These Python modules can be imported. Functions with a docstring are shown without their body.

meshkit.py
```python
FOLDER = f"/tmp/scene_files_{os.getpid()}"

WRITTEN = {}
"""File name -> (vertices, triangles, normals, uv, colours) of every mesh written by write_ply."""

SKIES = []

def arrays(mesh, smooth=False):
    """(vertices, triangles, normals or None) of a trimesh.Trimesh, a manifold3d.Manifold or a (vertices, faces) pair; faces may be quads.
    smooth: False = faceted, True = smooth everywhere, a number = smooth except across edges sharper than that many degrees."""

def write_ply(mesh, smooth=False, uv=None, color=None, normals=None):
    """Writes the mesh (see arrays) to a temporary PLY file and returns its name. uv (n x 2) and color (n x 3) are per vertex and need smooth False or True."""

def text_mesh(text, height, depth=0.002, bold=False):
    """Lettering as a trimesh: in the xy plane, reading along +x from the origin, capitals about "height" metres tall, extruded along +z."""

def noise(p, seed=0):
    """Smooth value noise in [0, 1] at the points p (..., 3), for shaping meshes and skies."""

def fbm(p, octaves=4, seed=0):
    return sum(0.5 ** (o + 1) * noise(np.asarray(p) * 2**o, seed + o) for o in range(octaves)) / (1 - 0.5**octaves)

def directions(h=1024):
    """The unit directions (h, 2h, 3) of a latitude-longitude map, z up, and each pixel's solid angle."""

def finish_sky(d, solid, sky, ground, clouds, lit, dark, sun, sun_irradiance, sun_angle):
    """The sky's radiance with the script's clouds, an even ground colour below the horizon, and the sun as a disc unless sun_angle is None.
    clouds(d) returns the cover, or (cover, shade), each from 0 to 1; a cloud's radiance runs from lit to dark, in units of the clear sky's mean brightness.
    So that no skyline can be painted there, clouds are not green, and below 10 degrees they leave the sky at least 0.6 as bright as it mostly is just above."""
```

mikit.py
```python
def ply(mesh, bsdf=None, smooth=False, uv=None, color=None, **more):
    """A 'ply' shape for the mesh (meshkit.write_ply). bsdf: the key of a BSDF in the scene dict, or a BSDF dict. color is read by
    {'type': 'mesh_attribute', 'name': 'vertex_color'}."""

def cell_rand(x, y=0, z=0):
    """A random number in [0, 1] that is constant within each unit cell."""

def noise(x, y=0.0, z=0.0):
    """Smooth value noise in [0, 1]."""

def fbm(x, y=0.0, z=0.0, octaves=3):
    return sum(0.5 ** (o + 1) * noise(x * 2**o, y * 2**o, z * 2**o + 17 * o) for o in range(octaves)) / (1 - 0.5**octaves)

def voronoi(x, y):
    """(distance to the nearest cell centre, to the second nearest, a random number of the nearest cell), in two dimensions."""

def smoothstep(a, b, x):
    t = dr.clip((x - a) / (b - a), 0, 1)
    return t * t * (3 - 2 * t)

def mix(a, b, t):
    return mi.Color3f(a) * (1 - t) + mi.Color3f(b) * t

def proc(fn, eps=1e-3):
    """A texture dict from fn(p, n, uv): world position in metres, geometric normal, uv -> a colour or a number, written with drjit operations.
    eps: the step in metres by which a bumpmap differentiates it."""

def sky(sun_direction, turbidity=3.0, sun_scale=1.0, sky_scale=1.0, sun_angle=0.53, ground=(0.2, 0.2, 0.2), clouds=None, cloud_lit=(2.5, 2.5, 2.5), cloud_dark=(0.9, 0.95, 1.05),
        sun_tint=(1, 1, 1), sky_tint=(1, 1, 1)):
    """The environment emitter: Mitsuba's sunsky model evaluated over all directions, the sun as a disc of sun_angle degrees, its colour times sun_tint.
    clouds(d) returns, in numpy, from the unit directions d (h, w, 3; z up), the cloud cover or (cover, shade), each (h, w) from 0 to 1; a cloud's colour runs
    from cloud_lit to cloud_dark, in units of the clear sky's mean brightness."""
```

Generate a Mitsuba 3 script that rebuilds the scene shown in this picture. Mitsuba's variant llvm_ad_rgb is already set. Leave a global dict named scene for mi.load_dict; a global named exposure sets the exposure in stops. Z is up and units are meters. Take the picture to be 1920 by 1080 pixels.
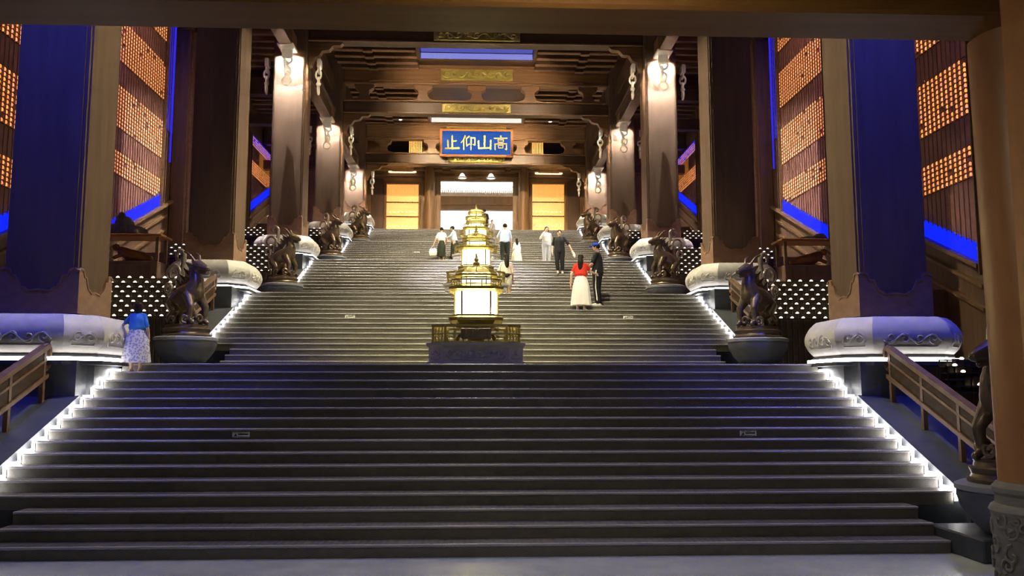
import math, random
import numpy as np, trimesh, mitsuba as mi, mikit, manifold3d as m3
import drjit as dr
from shapely.geometry import Polygon, LineString, Point, box as sbox
from shapely.ops import unary_union
from mikit import proc, noise, fbm, voronoi, smoothstep, mix
T = mi.ScalarTransform4f
PI = math.pi
rng = random.Random(7)
scene, labels = {}, {}

# ------------------------------------------------------------------ camera, light, exposure
exposure = 5.0
LS = 2.0 ** -exposure          # lamps are given for a picture at 0 stops
YAW, PITCH = 0.0430, 0.1129
EYE = np.array([-0.019, 0.0, 2.009])
FW = np.array([math.sin(YAW) * math.cos(PITCH), math.cos(YAW) * math.cos(PITCH), math.sin(PITCH)])
scene['camera'] = {'type': 'perspective', 'fov': math.degrees(2 * math.atan(960 / 1608.1)), 'fov_axis': 'x', 'near_clip': 0.05, 'far_clip': 500.0,
                   'to_world': T().look_at(origin=EYE.tolist(), target=(EYE + FW).tolist(), up=[0, 0, 1])}
scene['night_air'] = {'type': 'constant', 'radiance': {'type': 'rgb', 'value': [0.010 * LS, 0.010 * LS, 0.013 * LS]}, 'sampling_weight': 1.0}


def spot(name, at, to, rgb, power, cone=35, beam=None, w=1.0):
    scene[name] = {'type': 'spot', 'to_world': T().look_at(origin=list(at), target=list(to), up=[0.1, 0.99, 0.05]),
                   'intensity': {'type': 'rgb', 'value': [c * power * LS for c in rgb]}, 'cutoff_angle': float(cone), 'beam_width': float(beam if beam else cone * 0.5), 'sampling_weight': float(w)}


WARM, WHITE, BLUE = (1.0, 0.72, 0.42), (1.0, 0.93, 0.84), (0.05, 0.07, 1.0)
TOPZ_ = [2.40, 4.65]
COLY = [15.47 + 9.153 * k for k in range(5)]
# blue floods high on the front beams, as the blue light on the first columns shows
for s in (-1, 1):
    spot('blue_flood_' + ('left' if s < 0 else 'right'), (s * 7.2, 11.3, 13.0), (s * 7.35, 15.2, 5.0), BLUE, 260, 25, 17, 1.5)
    spot('blue_side_' + ('left' if s < 0 else 'right'), (s * 9.0, 12.0, 14.0), (s * 4.2, 12.0, 1.0), BLUE, 105, 33, 20, 1.0)
# lamps at the column heads, beside the hanging chains
for k, pw, near in ((2, 38, 430), (3, 22, 100), (4, 18, 180)):
    for s in (-1, 1):
        spot('chain_lamp_%d%s' % (k, 'l' if s < 0 else 'r'), (s * 7.42, COLY[k] - 0.95, 15.06), (s * 7.42, COLY[k] - 0.78, 14.0), (1.0, 0.96, 0.88), near, 75, 40, 1.0)
        spot('column_lamp_%d%s' % (k, 'l' if s < 0 else 'r'), (s * 6.0, COLY[k] - 3.4, 15.0), (s * 7.3, COLY[k] - 0.5, 12.0), (1.0, 0.82, 0.50), pw, 50, 25, 1.0)
        spot('aisle_lamp_%d%s' % (k, 'l' if s < 0 else 'r'), (s * 6.0, COLY[k] - 0.2, 15.0), (s * 6.6, COLY[k], 12.0), WARM, 60, 65, 35, 0.6)
for s in (-1, 1):
    spot('wall_washer_' + ('left' if s < 0 else 'right'), (s * 9.6, 31.0, 17.2), (s * 13.0, 32.6, 12.5), (1.0, 0.60, 0.58), 30, 60, 35, 0.7)
    spot('near_washer_' + ('left' if s < 0 else 'right'), (s * 9.6, 20.5, 16.4), (s * 13.0, 22.6, 9.6), (0.85, 0.42, 0.60), 17, 55, 35, 0.5)
for k, pw in ((0, 420), (1, 400)):
    for s in (-1, 1):
        spot('column_wash_%d%s' % (k, 'l' if s < 0 else 'r'), (0, COLY[k] + 0.8, 16.5), (s * 6.8, COLY[k], TOPZ_[k] + 3.6), (1.0, 0.90, 0.60), pw, 21, 14, 0.7)
# ceiling downlights over the stairs
for i, (y, pw) in enumerate(((COLY[0] + 1.2, 230), (COLY[1] + 1.0, 640), (COLY[2] + 1.2, 600), (COLY[3] + 1.2, 520))):
    spot('downlight_%d' % i, (0, y, 17.0), (0, y + 0.8, 4), (1.0, 0.88, 0.58), pw, 47, 33, 1.5)
for i, (a, b, pw, cone) in enumerate((((0, 15.6, 15.0), (0, 22.2, 3.7), 700, 23), ((0, 25.2, 15.0), (0, 31.2, 6.0), 300, 27), ((0, 34.3, 15.02), (0, 40.4, 8.3), 250, 33), ((0, 43.5, 15.02), (0, 49.6, 10.6), 200, 42))):
    spot('stair_spot_%d' % i, a, b, (1.0, 0.88, 0.60), pw, cone, cone * 0.65, 1.2)
spot('front_spot', (0, 26.0, 15.0), (0, 31.5, 6.0), (1, 0.93, 1.0), 1500, 16, 8, 0.7)
for s in (-1, 1):
    spot('head_spot_' + ('left' if s < 0 else 'right'), (s * 3.0, 48.2, 16.4), (s * 1.0, 53.5, 15.2), WARM, 110, 55, 30, 0.5)
    spot('beam_spot_' + ('left' if s < 0 else 'right'), (s * 3.0, 38.5, 16.6), (s * 1.5, 42.7, 16.2), WARM, 60, 50, 30, 0.5)


# ------------------------------------------------------------------ helpers
def tag(key, label=None, cat=None, group=None, kind=None):
    d = labels.setdefault(key, {})
    for a, b in (('label', label), ('category', cat), ('group', group), ('kind', kind)):
        if b:
            d[a] = b


def free(key):
    if key not in USED:
        USED.add(key)
        return key
    i = 1
    while '%s_%03d' % (key, i) in USED:
        i += 1
    k = '%s_%03d' % (key, i)
    USED.add(k)
    return k


USED = set()


def thing(name, label, cat, group=None, kind=None):
    k = free(name)
    tag(k, label, cat, group, kind)
    return k


def obj(name, mesh, bsdf, parent=None, smooth=False, emit=None, w=0.0, to=None, **kw):
    key = free((parent + '__' if parent else '') + name)
    d = mesh if isinstance(mesh, dict) else mikit.ply(mesh, bsdf, smooth=smooth)
    d = dict(d)
    if emit is not None:
        d['emitter'] = {'type': 'area', 'radiance': {'type': 'rgb', 'value': [float(c) * LS for c in emit]}, 'sampling_weight': float(w)}
    if to is not None:
        d['to_world'] = to
    scene[key] = d
    return key


def cat(ms):
    ms = [m for m in ms if m is not None]
    return trimesh.util.concatenate(ms) if len(ms) > 1 else ms[0]


def bx(x0, x1, y0, y1, z0, z1, c=0.0):
    """box, chamfered by c"""
    if c <= 0:
        return trimesh.creation.box(bounds=[[min(x0, x1), min(y0, y1), min(z0, z1)], [max(x0, x1), max(y0, y1), max(z0, z1)]])
    lo, hi = np.array([min(x0, x1), min(y0, y1), min(z0, z1)]), np.array([max(x0, x1), max(y0, y1), max(z0, z1)])
    p = []
    for a in range(3):
        l, h = lo + c, hi - c
        l[a], h[a] = lo[a], hi[a]
        for ix in (0, 1):
            for iy in (0, 1):
                for iz in (0, 1):
                    p.append([(l, h)[ix][0], (l, h)[iy][1], (l, h)[iz][2]])
    return trimesh.convex.convex_hull(np.array(p))


def loft(rings, cap=True):
    """rings: list of (n,3) arrays of equal n"""
    n = len(rings[0])
    v = np.vstack(rings)
    f = []
    for r in range(len(rings) - 1):
        for i in range(n):
            j = (i + 1) % n
            a, b, c, d = r * n + i, r * n + j, (r + 1) * n + j, (r + 1) * n + i
            f += [[a, b, c], [a, c, d]]
    if cap:
        for base, ring, flip in ((0, rings[0], True), ((len(rings) - 1) * n, rings[-1], False)):
            v = np.vstack([v, ring.mean(0)])
            c = len(v) - 1
            for i in range(n):
                j = (i + 1) % n
                f.append([c, base + j, base + i] if flip else [c, base + i, base + j])
    return trimesh.Trimesh(v, np.array(f), process=False)


def lathe(prof, n=32, at=(0, 0, 0)):
    a = np.arange(n) * 2 * PI / n
    return loft([np.stack([r * np.cos(a) + at[0], r * np.sin(a) + at[1], 0 * a + z + at[2]], 1) for r, z in prof])


def csq(hx, hy, c, z, at=(0, 0)):
    """a chamfered rectangle ring, anticlockwise"""
    p = [(hx - c, -hy), (hx, -hy + c), (hx, hy - c), (hx - c, hy), (-hx + c, hy), (-hx, hy - c), (-hx, -hy + c), (-hx + c, -hy)]
    return np.array([[x + at[0], y + at[1], z] for x, y in p])


def tube(pts, rad, n=8, closed=False):
    p = np.asarray(pts, float)
    rad = np.broadcast_to(rad, (len(p),))
    t = np.gradient(p, axis=0) if not closed else np.roll(p, -1, 0) - np.roll(p, 1, 0)
    t /= np.linalg.norm(t, axis=1, keepdims=True) + 1e-12
    u = np.array([0, 0, 1.0]) if abs(t[0][2]) < 0.9 else np.array([1.0, 0, 0])
    rings = []
    a = np.arange(n) * 2 * PI / n
    for i in range(len(p)):
        s = np.cross(t[i], u)
        s /= np.linalg.norm(s) + 1e-12
        u = np.cross(s, t[i])
        rings.append(p[i] + rad[i] * (np.cos(a)[:, None] * s + np.sin(a)[:, None] * u))
    if closed:
        rings.append(rings[0])
    return loft(rings, cap=not closed)


def torus(R, r, n=20, m=8, sx=1.0):
    a = np.arange(n) * 2 * PI / n
    return tube(np.stack([R * np.cos(a), 0 * a, R * sx * np.sin(a)], 1), r, m, True)


def extr(poly, h):
    ps = getattr(poly, 'geoms', [poly])
    return cat([trimesh.creation.extrude_polygon(p, h, engine='earcut') for p in ps])


def xz(mesh, y):
    """a plan polygon extruded along z becomes an upright plate: (x, z) in the picture plane, thickness towards -y from y"""
    m = mesh.copy()
    v = m.vertices.copy()
    m.vertices = np.stack([v[:, 0], y - v[:, 2], v[:, 1]], 1)
    return m


def yz(mesh, x0):
    """polygon (y, z) extruded along +x from x0"""
    m = mesh.copy()
    v = m.vertices.copy()
    m.vertices = np.stack([x0 + v[:, 2], v[:, 0], v[:, 1]], 1)
    return m


def moved(m, d=(0, 0, 0), rz=0.0, s=1.0):
    m = m.copy()
    if s != 1.0:
        m.apply_scale(s)
    if rz:
        m.apply_transform(trimesh.transformations.rotation_matrix(rz, [0, 0, 1]))
    m.apply_translation(d)
    return m


def mirror(m):
    m = m.copy()
    v = m.vertices.copy()
    v[:, 0] *= -1
    return trimesh.Trimesh(v, m.faces[:, ::-1], process=False)


def side(m, s):
    return m if s > 0 else mirror(m)


def spiral(turns, r0, r1, n=26, a0=0.0, sgn=1):
    t = np.linspace(0, 1, n)
    r = r0 + (r1 - r0) * t
    a = a0 + sgn * turns * 2 * PI * t
    return np.stack([r * np.cos(a), r * np.sin(a)], 1)


# ------------------------------------------------------------------ materials
def mat(name, rgb, rough=0.5, metal=0.0, spec=0.5, **kw):
    col = {'type': 'rgb', 'value': list(rgb)} if isinstance(rgb, (tuple, list)) else proc(rgb)
    d = {'type': 'principled', 'base_color': col, 'roughness': rough, 'metallic': metal, 'specular': spec, **kw}
    scene[name] = {'type': 'twosided', 'bsdf': d}


def wood_fn(dark, light, sc=1.0):
    def fn(p, n, uv):
        g = fbm(p.x * 9 * sc + p.y * 3, p.y * 9 * sc, p.z * 0.6 * sc, 3)
        return mix(dark, light, g)
    return fn


def beam_fn(dark, light):
    def fn(p, n, uv):
        g = fbm(p.x * 0.6, p.y * 9, p.z * 12, 3)
        return mix(dark, light, g)
    return fn


def stone_fn(dark, light, sc=6.0):
    def fn(p, n, uv):
        g = fbm(p.x * sc, p.y * sc, p.z * sc, 3)
        h = noise(p.x * 60, p.y * 60, p.z * 60)
        return mix(dark, light, g * 0.75 + h * 0.25)
    return fn


def slab_fn(p, n, uv):
    # granite slabs: tone by slab along x, fine speckle and a faint chiselled zigzag
    i = dr.floor(p.x / 1.15 + dr.floor(p.z * 6.6) * 0.37)
    tone = mikit.cell_rand(i, dr.floor(p.z * 6.6 + 0.2))
    zig = dr.abs(p.x / 0.5 - dr.floor(p.x / 0.5) - 0.5)
    ln = smoothstep(0.35, 0.65, dr.abs((p.z + zig * 0.16) * 40 - dr.floor((p.z + zig * 0.16) * 40) - 0.5) * 2)
    g = fbm(p.x * 14, p.y * 14, p.z * 14, 3)
    return mix((0.075, 0.069, 0.060), (0.165, 0.153, 0.133), dr.clip(tone * 0.32 + g * 0.5 + ln * 0.2, 0, 1))


mat('m_step', slab_fn, 0.42, spec=0.5)
mat('m_nosing', (0.34, 0.33, 0.33), 0.30, spec=0.8)
mat('m_floor', stone_fn((0.30, 0.33, 0.32), (0.48, 0.51, 0.49), 2.2), 0.28)
mat('m_navy', stone_fn((0.030, 0.034, 0.042), (0.060, 0.066, 0.078), 5), 0.45)
mat('m_greystone', stone_fn((0.36, 0.35, 0.33), (0.52, 0.50, 0.47), 7), 0.55)
mat('m_carved', stone_fn((0.085, 0.082, 0.080), (0.16, 0.152, 0.146), 7), 0.6)
mat('m_urn', stone_fn((0.06, 0.068, 0.085), (0.12, 0.13, 0.155), 5), 0.45)
mat('m_urnrim', (0.22, 0.23, 0.26), 0.4)
mat('m_column', wood_fn((0.100, 0.064, 0.045), (0.150, 0.098, 0.068)), 0.6, spec=0.12)
mat('m_collar', stone_fn((0.20, 0.11, 0.07), (0.34, 0.20, 0.13), 9), 0.42, metal=0.3)
mat('m_wood', beam_fn((0.12, 0.065, 0.032), (0.22, 0.125, 0.060)), 0.40)
mat('m_darkwood', beam_fn((0.050, 0.030, 0.018), (0.095, 0.056, 0.032)), 0.42)
mat('m_pillar', wood_fn((0.21, 0.090, 0.031), (0.31, 0.142, 0.051), 0.7), 0.42)
mat('m_entry', beam_fn((0.13, 0.058, 0.015), (0.20, 0.090, 0.025)), 0.5, spec=0.2)
mat('m_railwood', beam_fn((0.030, 0.018, 0.011), (0.055, 0.033, 0.020)), 0.6, spec=0.12)
mat('m_wallwood', wood_fn((0.090, 0.050, 0.030), (0.155, 0.088, 0.052)), 0.5)
mat('m_doorwood', wood_fn((0.19, 0.105, 0.045), (0.30, 0.175, 0.075)), 0.45)
mat('m_gold', (0.52, 0.46, 0.15), 0.38, metal=0.8)
mat('m_bronze', stone_fn((0.085, 0.060, 0.040), (0.20, 0.145, 0.095), 12), 0.36, metal=0.55)
mat('m_lanternbronze', (0.34, 0.27, 0.075), 0.38, metal=0.6)
mat('m_silver', (0.70, 0.68, 0.62), 0.32, metal=0.4)
mat('m_dark', (0.02, 0.02, 0.022), 0.5)
mat('m_emit', (0.015, 0.015, 0.015), 0.7, spec=0.0)
mat('m_white', (0.82, 0.81, 0.79), 0.6)
mat('m_niche', stone_fn((0.24, 0.10, 0.085), (0.34, 0.16, 0.135), 3), 0.55)
mat('m_lamp', (0.80, 0.62, 0.40), 0.5)
mat('m_blueboard', (0.004, 0.040, 0.25), 0.6, spec=0.08)
mat('m_goldpaint', (0.88, 0.66, 0.22), 0.45)
mat('m_copper', (0.36, 0.15, 0.05), 0.35, metal=0.4)
mat('m_palebronze', stone_fn((0.26, 0.21, 0.17), (0.46, 0.39, 0.33), 12), 0.34, metal=0.5)
mat('m_rock', stone_fn((0.045, 0.040, 0.036), (0.11, 0.095, 0.08), 9), 0.6)
scene['m_glass'] = {'type': 'thindielectric', 'int_ior': 1.35}

# ------------------------------------------------------------------ stairs, landings
TREAD = 0.3664
TOPY = [15.868, 24.63, 33.84, 43.03, 52.20]
TOPZ = [2.40, 4.65, 6.953, 9.23, 11.55]
NR = [16, 15, 15, 15, 15]
HALF = 6.44
STARTY = [TOPY[k] - (NR[k] - 1) * TREAD for k in range(5)]
BASEZ = [0.0] + TOPZ[:4]
ORD = ['lowest', 'second', 'third', 'fourth', 'topmost']

fl = obj('floor', bx(-16, 16, -4, STARTY[0] + 0.3, -0.3, 0.0), 'm_floor')
tag(fl, 'grey polished stone floor in front of the lowest stair', kind='structure')
led_emit = (17.0, 16.4, 15.8)
for k in range(5):
    st = thing('stair_flight', '%s flight of dark stone stairs with pale nosings' % ORD[k], 'stairs')
    r = (TOPZ[k] - BASEZ[k]) / NR[k]
    for n in range(NR[k]):
        y0, z1 = STARTY[k] + n * TREAD, BASEZ[k] + (n + 1) * r
        half = HALF - 0.72 if n < 3 else HALF - 0.04
        dep = TREAD + 0.06 if n < NR[k] - 1 else 0.5
        s = obj('step', bx(-half, half, y0 + 0.012, y0 + dep, z1 - r - (0.0 if n == 0 else 0.03), z1), 'm_step', st)
        obj('nosing', bx(-half, half, y0 - 0.008, y0 + 0.045, z1 - 0.028, z1 + 0.003, 0.007), 'm_nosing', s)
    # the landing above
    y1 = STARTY[k + 1] + 0.3 if k < 4 else 66
    la = obj('landing', bx(-HALF - 0.1, HALF + 0.1, TOPY[k] + 0.45, y1, TOPZ[k] - 0.3, TOPZ[k] - 0.001), 'm_step')
    tag(la, 'dark stone landing at the top of the %s flight' % ORD[k], kind='structure')
    for s in (-1, 1):
        sd = 'left' if s < 0 else 'right'
        # sloping stone cheek beside the flight
        a, b = STARTY[k] + 2.4 * TREAD, TOPY[k] - 1.42
        zz = lambda y: BASEZ[k] + (y - STARTY[k] + TREAD) * r / TREAD
        pg = Polygon([(a, BASEZ[k] - 0.6 * (k > 0)), (b, BASEZ[k] - 0.6 * (k > 0)), (b, zz(b) + 0.02), (a, zz(a) + 0.02)])
        ck = obj('stair_cheek', side(yz(extr(pg, 1.35), HALF + 0.05), s), 'm_navy')
        tag(ck, 'dark sloping stone cheek on the %s side of the %s flight' % (sd, ORD[k]), 'stair cheek', 'stone cheeks beside the stairs')
        # lights along the step ends
        ms = []
        for n in range(3, NR[k] - (1 if k else 1)):
            y0, z1 = STARTY[k] + n * TREAD, BASEZ[k] + (n + 1) * r
            ms.append(bx(HALF - 0.038, HALF + 0.0, y0 + 0.05, y0 + TREAD - 0.01, z1 + 0.004, z1 + 0.05))
            ms.append(bx(HALF - 0.038, HALF + 0.0, y0 - 0.035, y0 - 0.006, z1 - r + 0.02, z1 + 0.02))
        e = [c * (1.0 if k == 0 else 0.8 if k == 1 else 0.6) for c in led_emit]
        ls = obj('stair_light_strip', side(cat(ms), s), 'm_emit', emit=e, w=2.0 if k == 0 else 1.2 if k == 1 else 0.3)
        tag(ls, 'white light strip stepping up the %s edge of the %s flight' % (sd, ORD[k]), 'light strip', 'light strips along the step ends')

# ------------------------------------------------------------------ side aisles: terraces and walls
for k in range(5):
    for s in (-1, 1):
        y0 = TOPY[k] - 1.45
        y1 = TOPY[k + 1] - 1.45 if k < 4 else 58
        tr = obj('terrace', side(bx(HALF + 0.12 + (1.3 if k < 4 else 0.0), 13.3, y0, y1, TOPZ[k] - 2.6, TOPZ[k]), s), 'm_wallwood')
        tag(tr, '%s terrace of the %s side aisle' % (ORD[k], 'left' if s < 0 else 'right'), kind='structure')
        if k < 4:
            ap = obj('terrace', side(bx(HALF + 0.11, HALF + 1.42, y0 + 0.0, STARTY[k + 1] + 0.75, TOPZ[k] - 2.6, TOPZ[k] - 0.002), s), 'm_navy')
            tag(ap, 'dark stone strip of the %s landing in the %s aisle' % (ORD[k], 'left' if s < 0 else 'right'), kind='structure')
for s, nm in ((-1, 'wall_left'), (1, 'wall_right')):
    w = obj(nm, side(bx(13.12, 13.6, 6, 60, -0.2, 18.6), s), 'm_wallwood')
    tag(w, 'brown timber wall of the %s aisle' % nm[5:], kind='structure')


def niche_panel(s, k, single):
    """a bay of the aisle wall: tiers of lit niches behind cords, over a raked blue light"""
    Ye, dz = 35.2 + 9.153 * (k - 1), (0.0 if k == 1 else -2.15 if k == 0 else 2.28 * (k - 1))
    sd = 'left' if s < 0 else 'right'
    t = thing('niche_panel', {0: 'nearest niche panel on the %s wall, partly hidden by the nearest column', 1: 'tall niche panel on the %s wall seen between nearest and second columns',
                              3: 'narrow orange strip of the farthest niche panel on the %s wall'}[k] % sd, 'wall panel', 'panels of lit niches')
    zE = 9.32 + dz
    ztop = 16.5 if k == 3 else 17.6
    ya = yr = Ye - 4.72
    zb = lambda y: zE + 0.435 * (max(y, yr) - Ye)
    pg = Polygon([(ya, zb(ya)), (Ye, zE), (Ye, ztop), (ya, ztop)])
    obj('backing', side(yz(extr(pg, 0.08), 13.03), s), 'm_niche', t)
    st = []
    pgb = Polygon([(yr, zb(yr) + 0.02), (Ye, zE + 0.02), (Ye, zE + 0.50), (yr, zb(yr) + 0.50)])
    st.append(yz(extr(pgb, 0.045), 12.985))
    obj('blue_light_strip', side(cat(st), s), 'm_emit', t, emit=(0.004, 0.020, 1.25), w=0.8)
    tag(t + '__blue_light_strip', 'deep blue raked light strip')
    if k == 3:
        obj('blue_light_strip', side(bx(12.985, 13.03, ya, Ye, ztop - 0.55, ztop), s), 'm_emit', t, emit=(0.004, 0.020, 1.25), w=0.1)
    # upright blue edge and return
    obj('blue_edge', side(cat([bx(12.95, 13.0, Ye + 0.05, Ye + 0.16, zE, ztop)] + ([bx(12.95, 13.0, Ye + 0.85, Ye + 0.93, ztop - 6.2, ztop)] if k < 3 else [])), s), 'm_emit', t, emit=(0.03, 0.02, 0.75), w=0.5)
    obj('jamb', side(bx(12.86, 13.12, ya - 0.11, ya - 0.07, zb(ya) - 0.3, ztop), s), 'm_wood', t)
    obj('jamb_light', side(bx(12.88, 12.95, ya - 0.068, ya - 0.04, zb(ya) + 0.8, ztop), s), 'm_emit', t, emit=(1.2, 0.6, 20.0), w=0.6)
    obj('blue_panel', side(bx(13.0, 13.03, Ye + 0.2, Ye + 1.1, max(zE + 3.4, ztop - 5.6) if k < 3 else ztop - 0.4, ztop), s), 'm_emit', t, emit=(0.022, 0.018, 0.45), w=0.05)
    obj('edge_rib', side(cat([bx(12.985, 12.998, Ye + 0.28 + 0.22 * i, Ye + 0.33 + 0.22 * i, zE + 0.1, ztop) for i in range(4)]), s), 'm_wallwood', t)
    frame = [bx(12.88, 13.1, Ye, Ye + 0.05, zE - 0.1, ztop), bx(12.9, 13.1, ya - 0.05, ya, zb(ya) - 0.1, ztop)]
    pgf = Polygon([(yr, zb(yr) - 0.12), (Ye + 1.2, zE + 0.4), (Ye + 1.2, zE + 0.5), (Ye, zE), (yr, zb(yr))])
    frame.append(yz(extr(pgf, 0.25), 12.85))
    for off in (0.55, 1.15):
        pgf = Polygon([(yr, zb(yr) - off - 0.09), (Ye + 0.9, zE + 0.39 - off - 0.09), (Ye + 0.9, zE + 0.39 - off), (yr, zb(yr) - off)])
        frame.append(yz(extr(pgf, 0.16), 12.97))
    obj('frame', side(cat(frame), s), 'm_wood', t)
    cords, dots, shelf = [], [], []
    ny = 34
    tiers = [(9.62 + dz, 6), (11.33 + dz, 11), (13.80 + dz, 11)] + ([(16.3 + dz, 11)] if k == 0 else [(16.3 + dz, 8)])
    if k == 3:
        tiers = [(z, n) for z, n in tiers if z < 16]
    for i in range(ny):
        y = Ye - 0.16 - 0.228 * i
        if y < ya + 0.1:
            break
        cords.append(bx(12.96, 12.985, y + 0.105, y + 0.125, zb(y) + 0.52, ztop))
        for zt, rows in tiers:
            for j in range(rows):
                z = zt + 0.06 + 0.143 * j
                if z > ztop - 0.1 or z < zb(y) + 0.62 or rng.random() < 0.03:
                    continue
                q = lathe([(0.034, 0.0), (0.042, 0.02), (0.038, 0.06), (0.022, 0.085), (0.010, 0.095)], 6, (13.0, y, z - 0.045))
                dots.append((y, q))
    for zt, rows in tiers:
        for j in range(rows + 1):
            z = zt - 0.015 + 0.143 * j
            if z < ztop:
                shelf.append(bx(12.985, 13.03, ya + 0.1, Ye - 0.03, z - 0.008, z))
    obj('cord', side(cat(cords), s), 'm_wood', t)
    tag(t + '__cord', kind='stuff')
    obj('shelf', side(cat(shelf), s), 'm_darkwood', t)
    tag(t + '__shelf', kind='stuff')
    if k == 3:
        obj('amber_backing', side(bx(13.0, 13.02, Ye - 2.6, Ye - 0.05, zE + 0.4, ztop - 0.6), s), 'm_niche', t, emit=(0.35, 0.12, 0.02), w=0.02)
    em = (1.2, 0.38, 0.11)
    if single:
        lo, hi = single
        zlim = 12.3 if s > 0 else 12.6
        ok = [lo < y < hi and q.bounds[0][2] < zlim for y, q in dots]
        near = [d[1] for d, f in zip(dots, ok) if f]
        far = [d[1] for d, f in zip(dots, ok) if not f] + near[295:]
        near = near[:295]
        for q in near:
            f = 0.75 + 0.5 * rng.random()
            obj('niche_lamp', side(q, s), 'm_lamp', t, emit=(em[0] * f, em[1] * f, em[2] * f * (0.6 + rng.random())), w=0.0)
    else:
        far = [q for y, q in dots]
    if far:
        o = obj('niche_lamp_bank', side(cat(far), s), 'm_lamp', t, emit=em, w=0.8)
        tag(o, 'rows of small orange niche lamps', kind='stuff')


for s in (-1, 1):
    niche_panel(s, 0, (21.2, 24.15) if s > 0 else (22.6, 24.6))
    niche_panel(s, 1, None)
    niche_panel(s, 3, None)
    for k in range(1, 5):
        y0 = 36.55 + 9.153 * (k - 2)
        p = thing('pilaster', 'timber pilaster on the %s wall after the %s bay from the entrance' % ('left' if s < 0 else 'right', ['first', 'second', 'third', 'fourth'][k - 1]), 'pilaster', 'wall pilasters')
        obj('shaft', side(bx(12.45, 13.11, y0, y0 + 0.95, TOPZ[k - 1], 17.48, 0.04), s), 'm_wallwood', p)
        obj('moulding', side(cat([bx(12.36, 12.5, y0 + 0.12, y0 + 0.2, TOPZ[k - 1], 17.48, 0.02), bx(12.36, 12.5, y0 + 0.75, y0 + 0.83, TOPZ[k - 1], 17.48, 0.02)]), s), 'm_wood', p)

# ------------------------------------------------------------------ great columns
CX, CH = 7.42, 0.635


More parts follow.
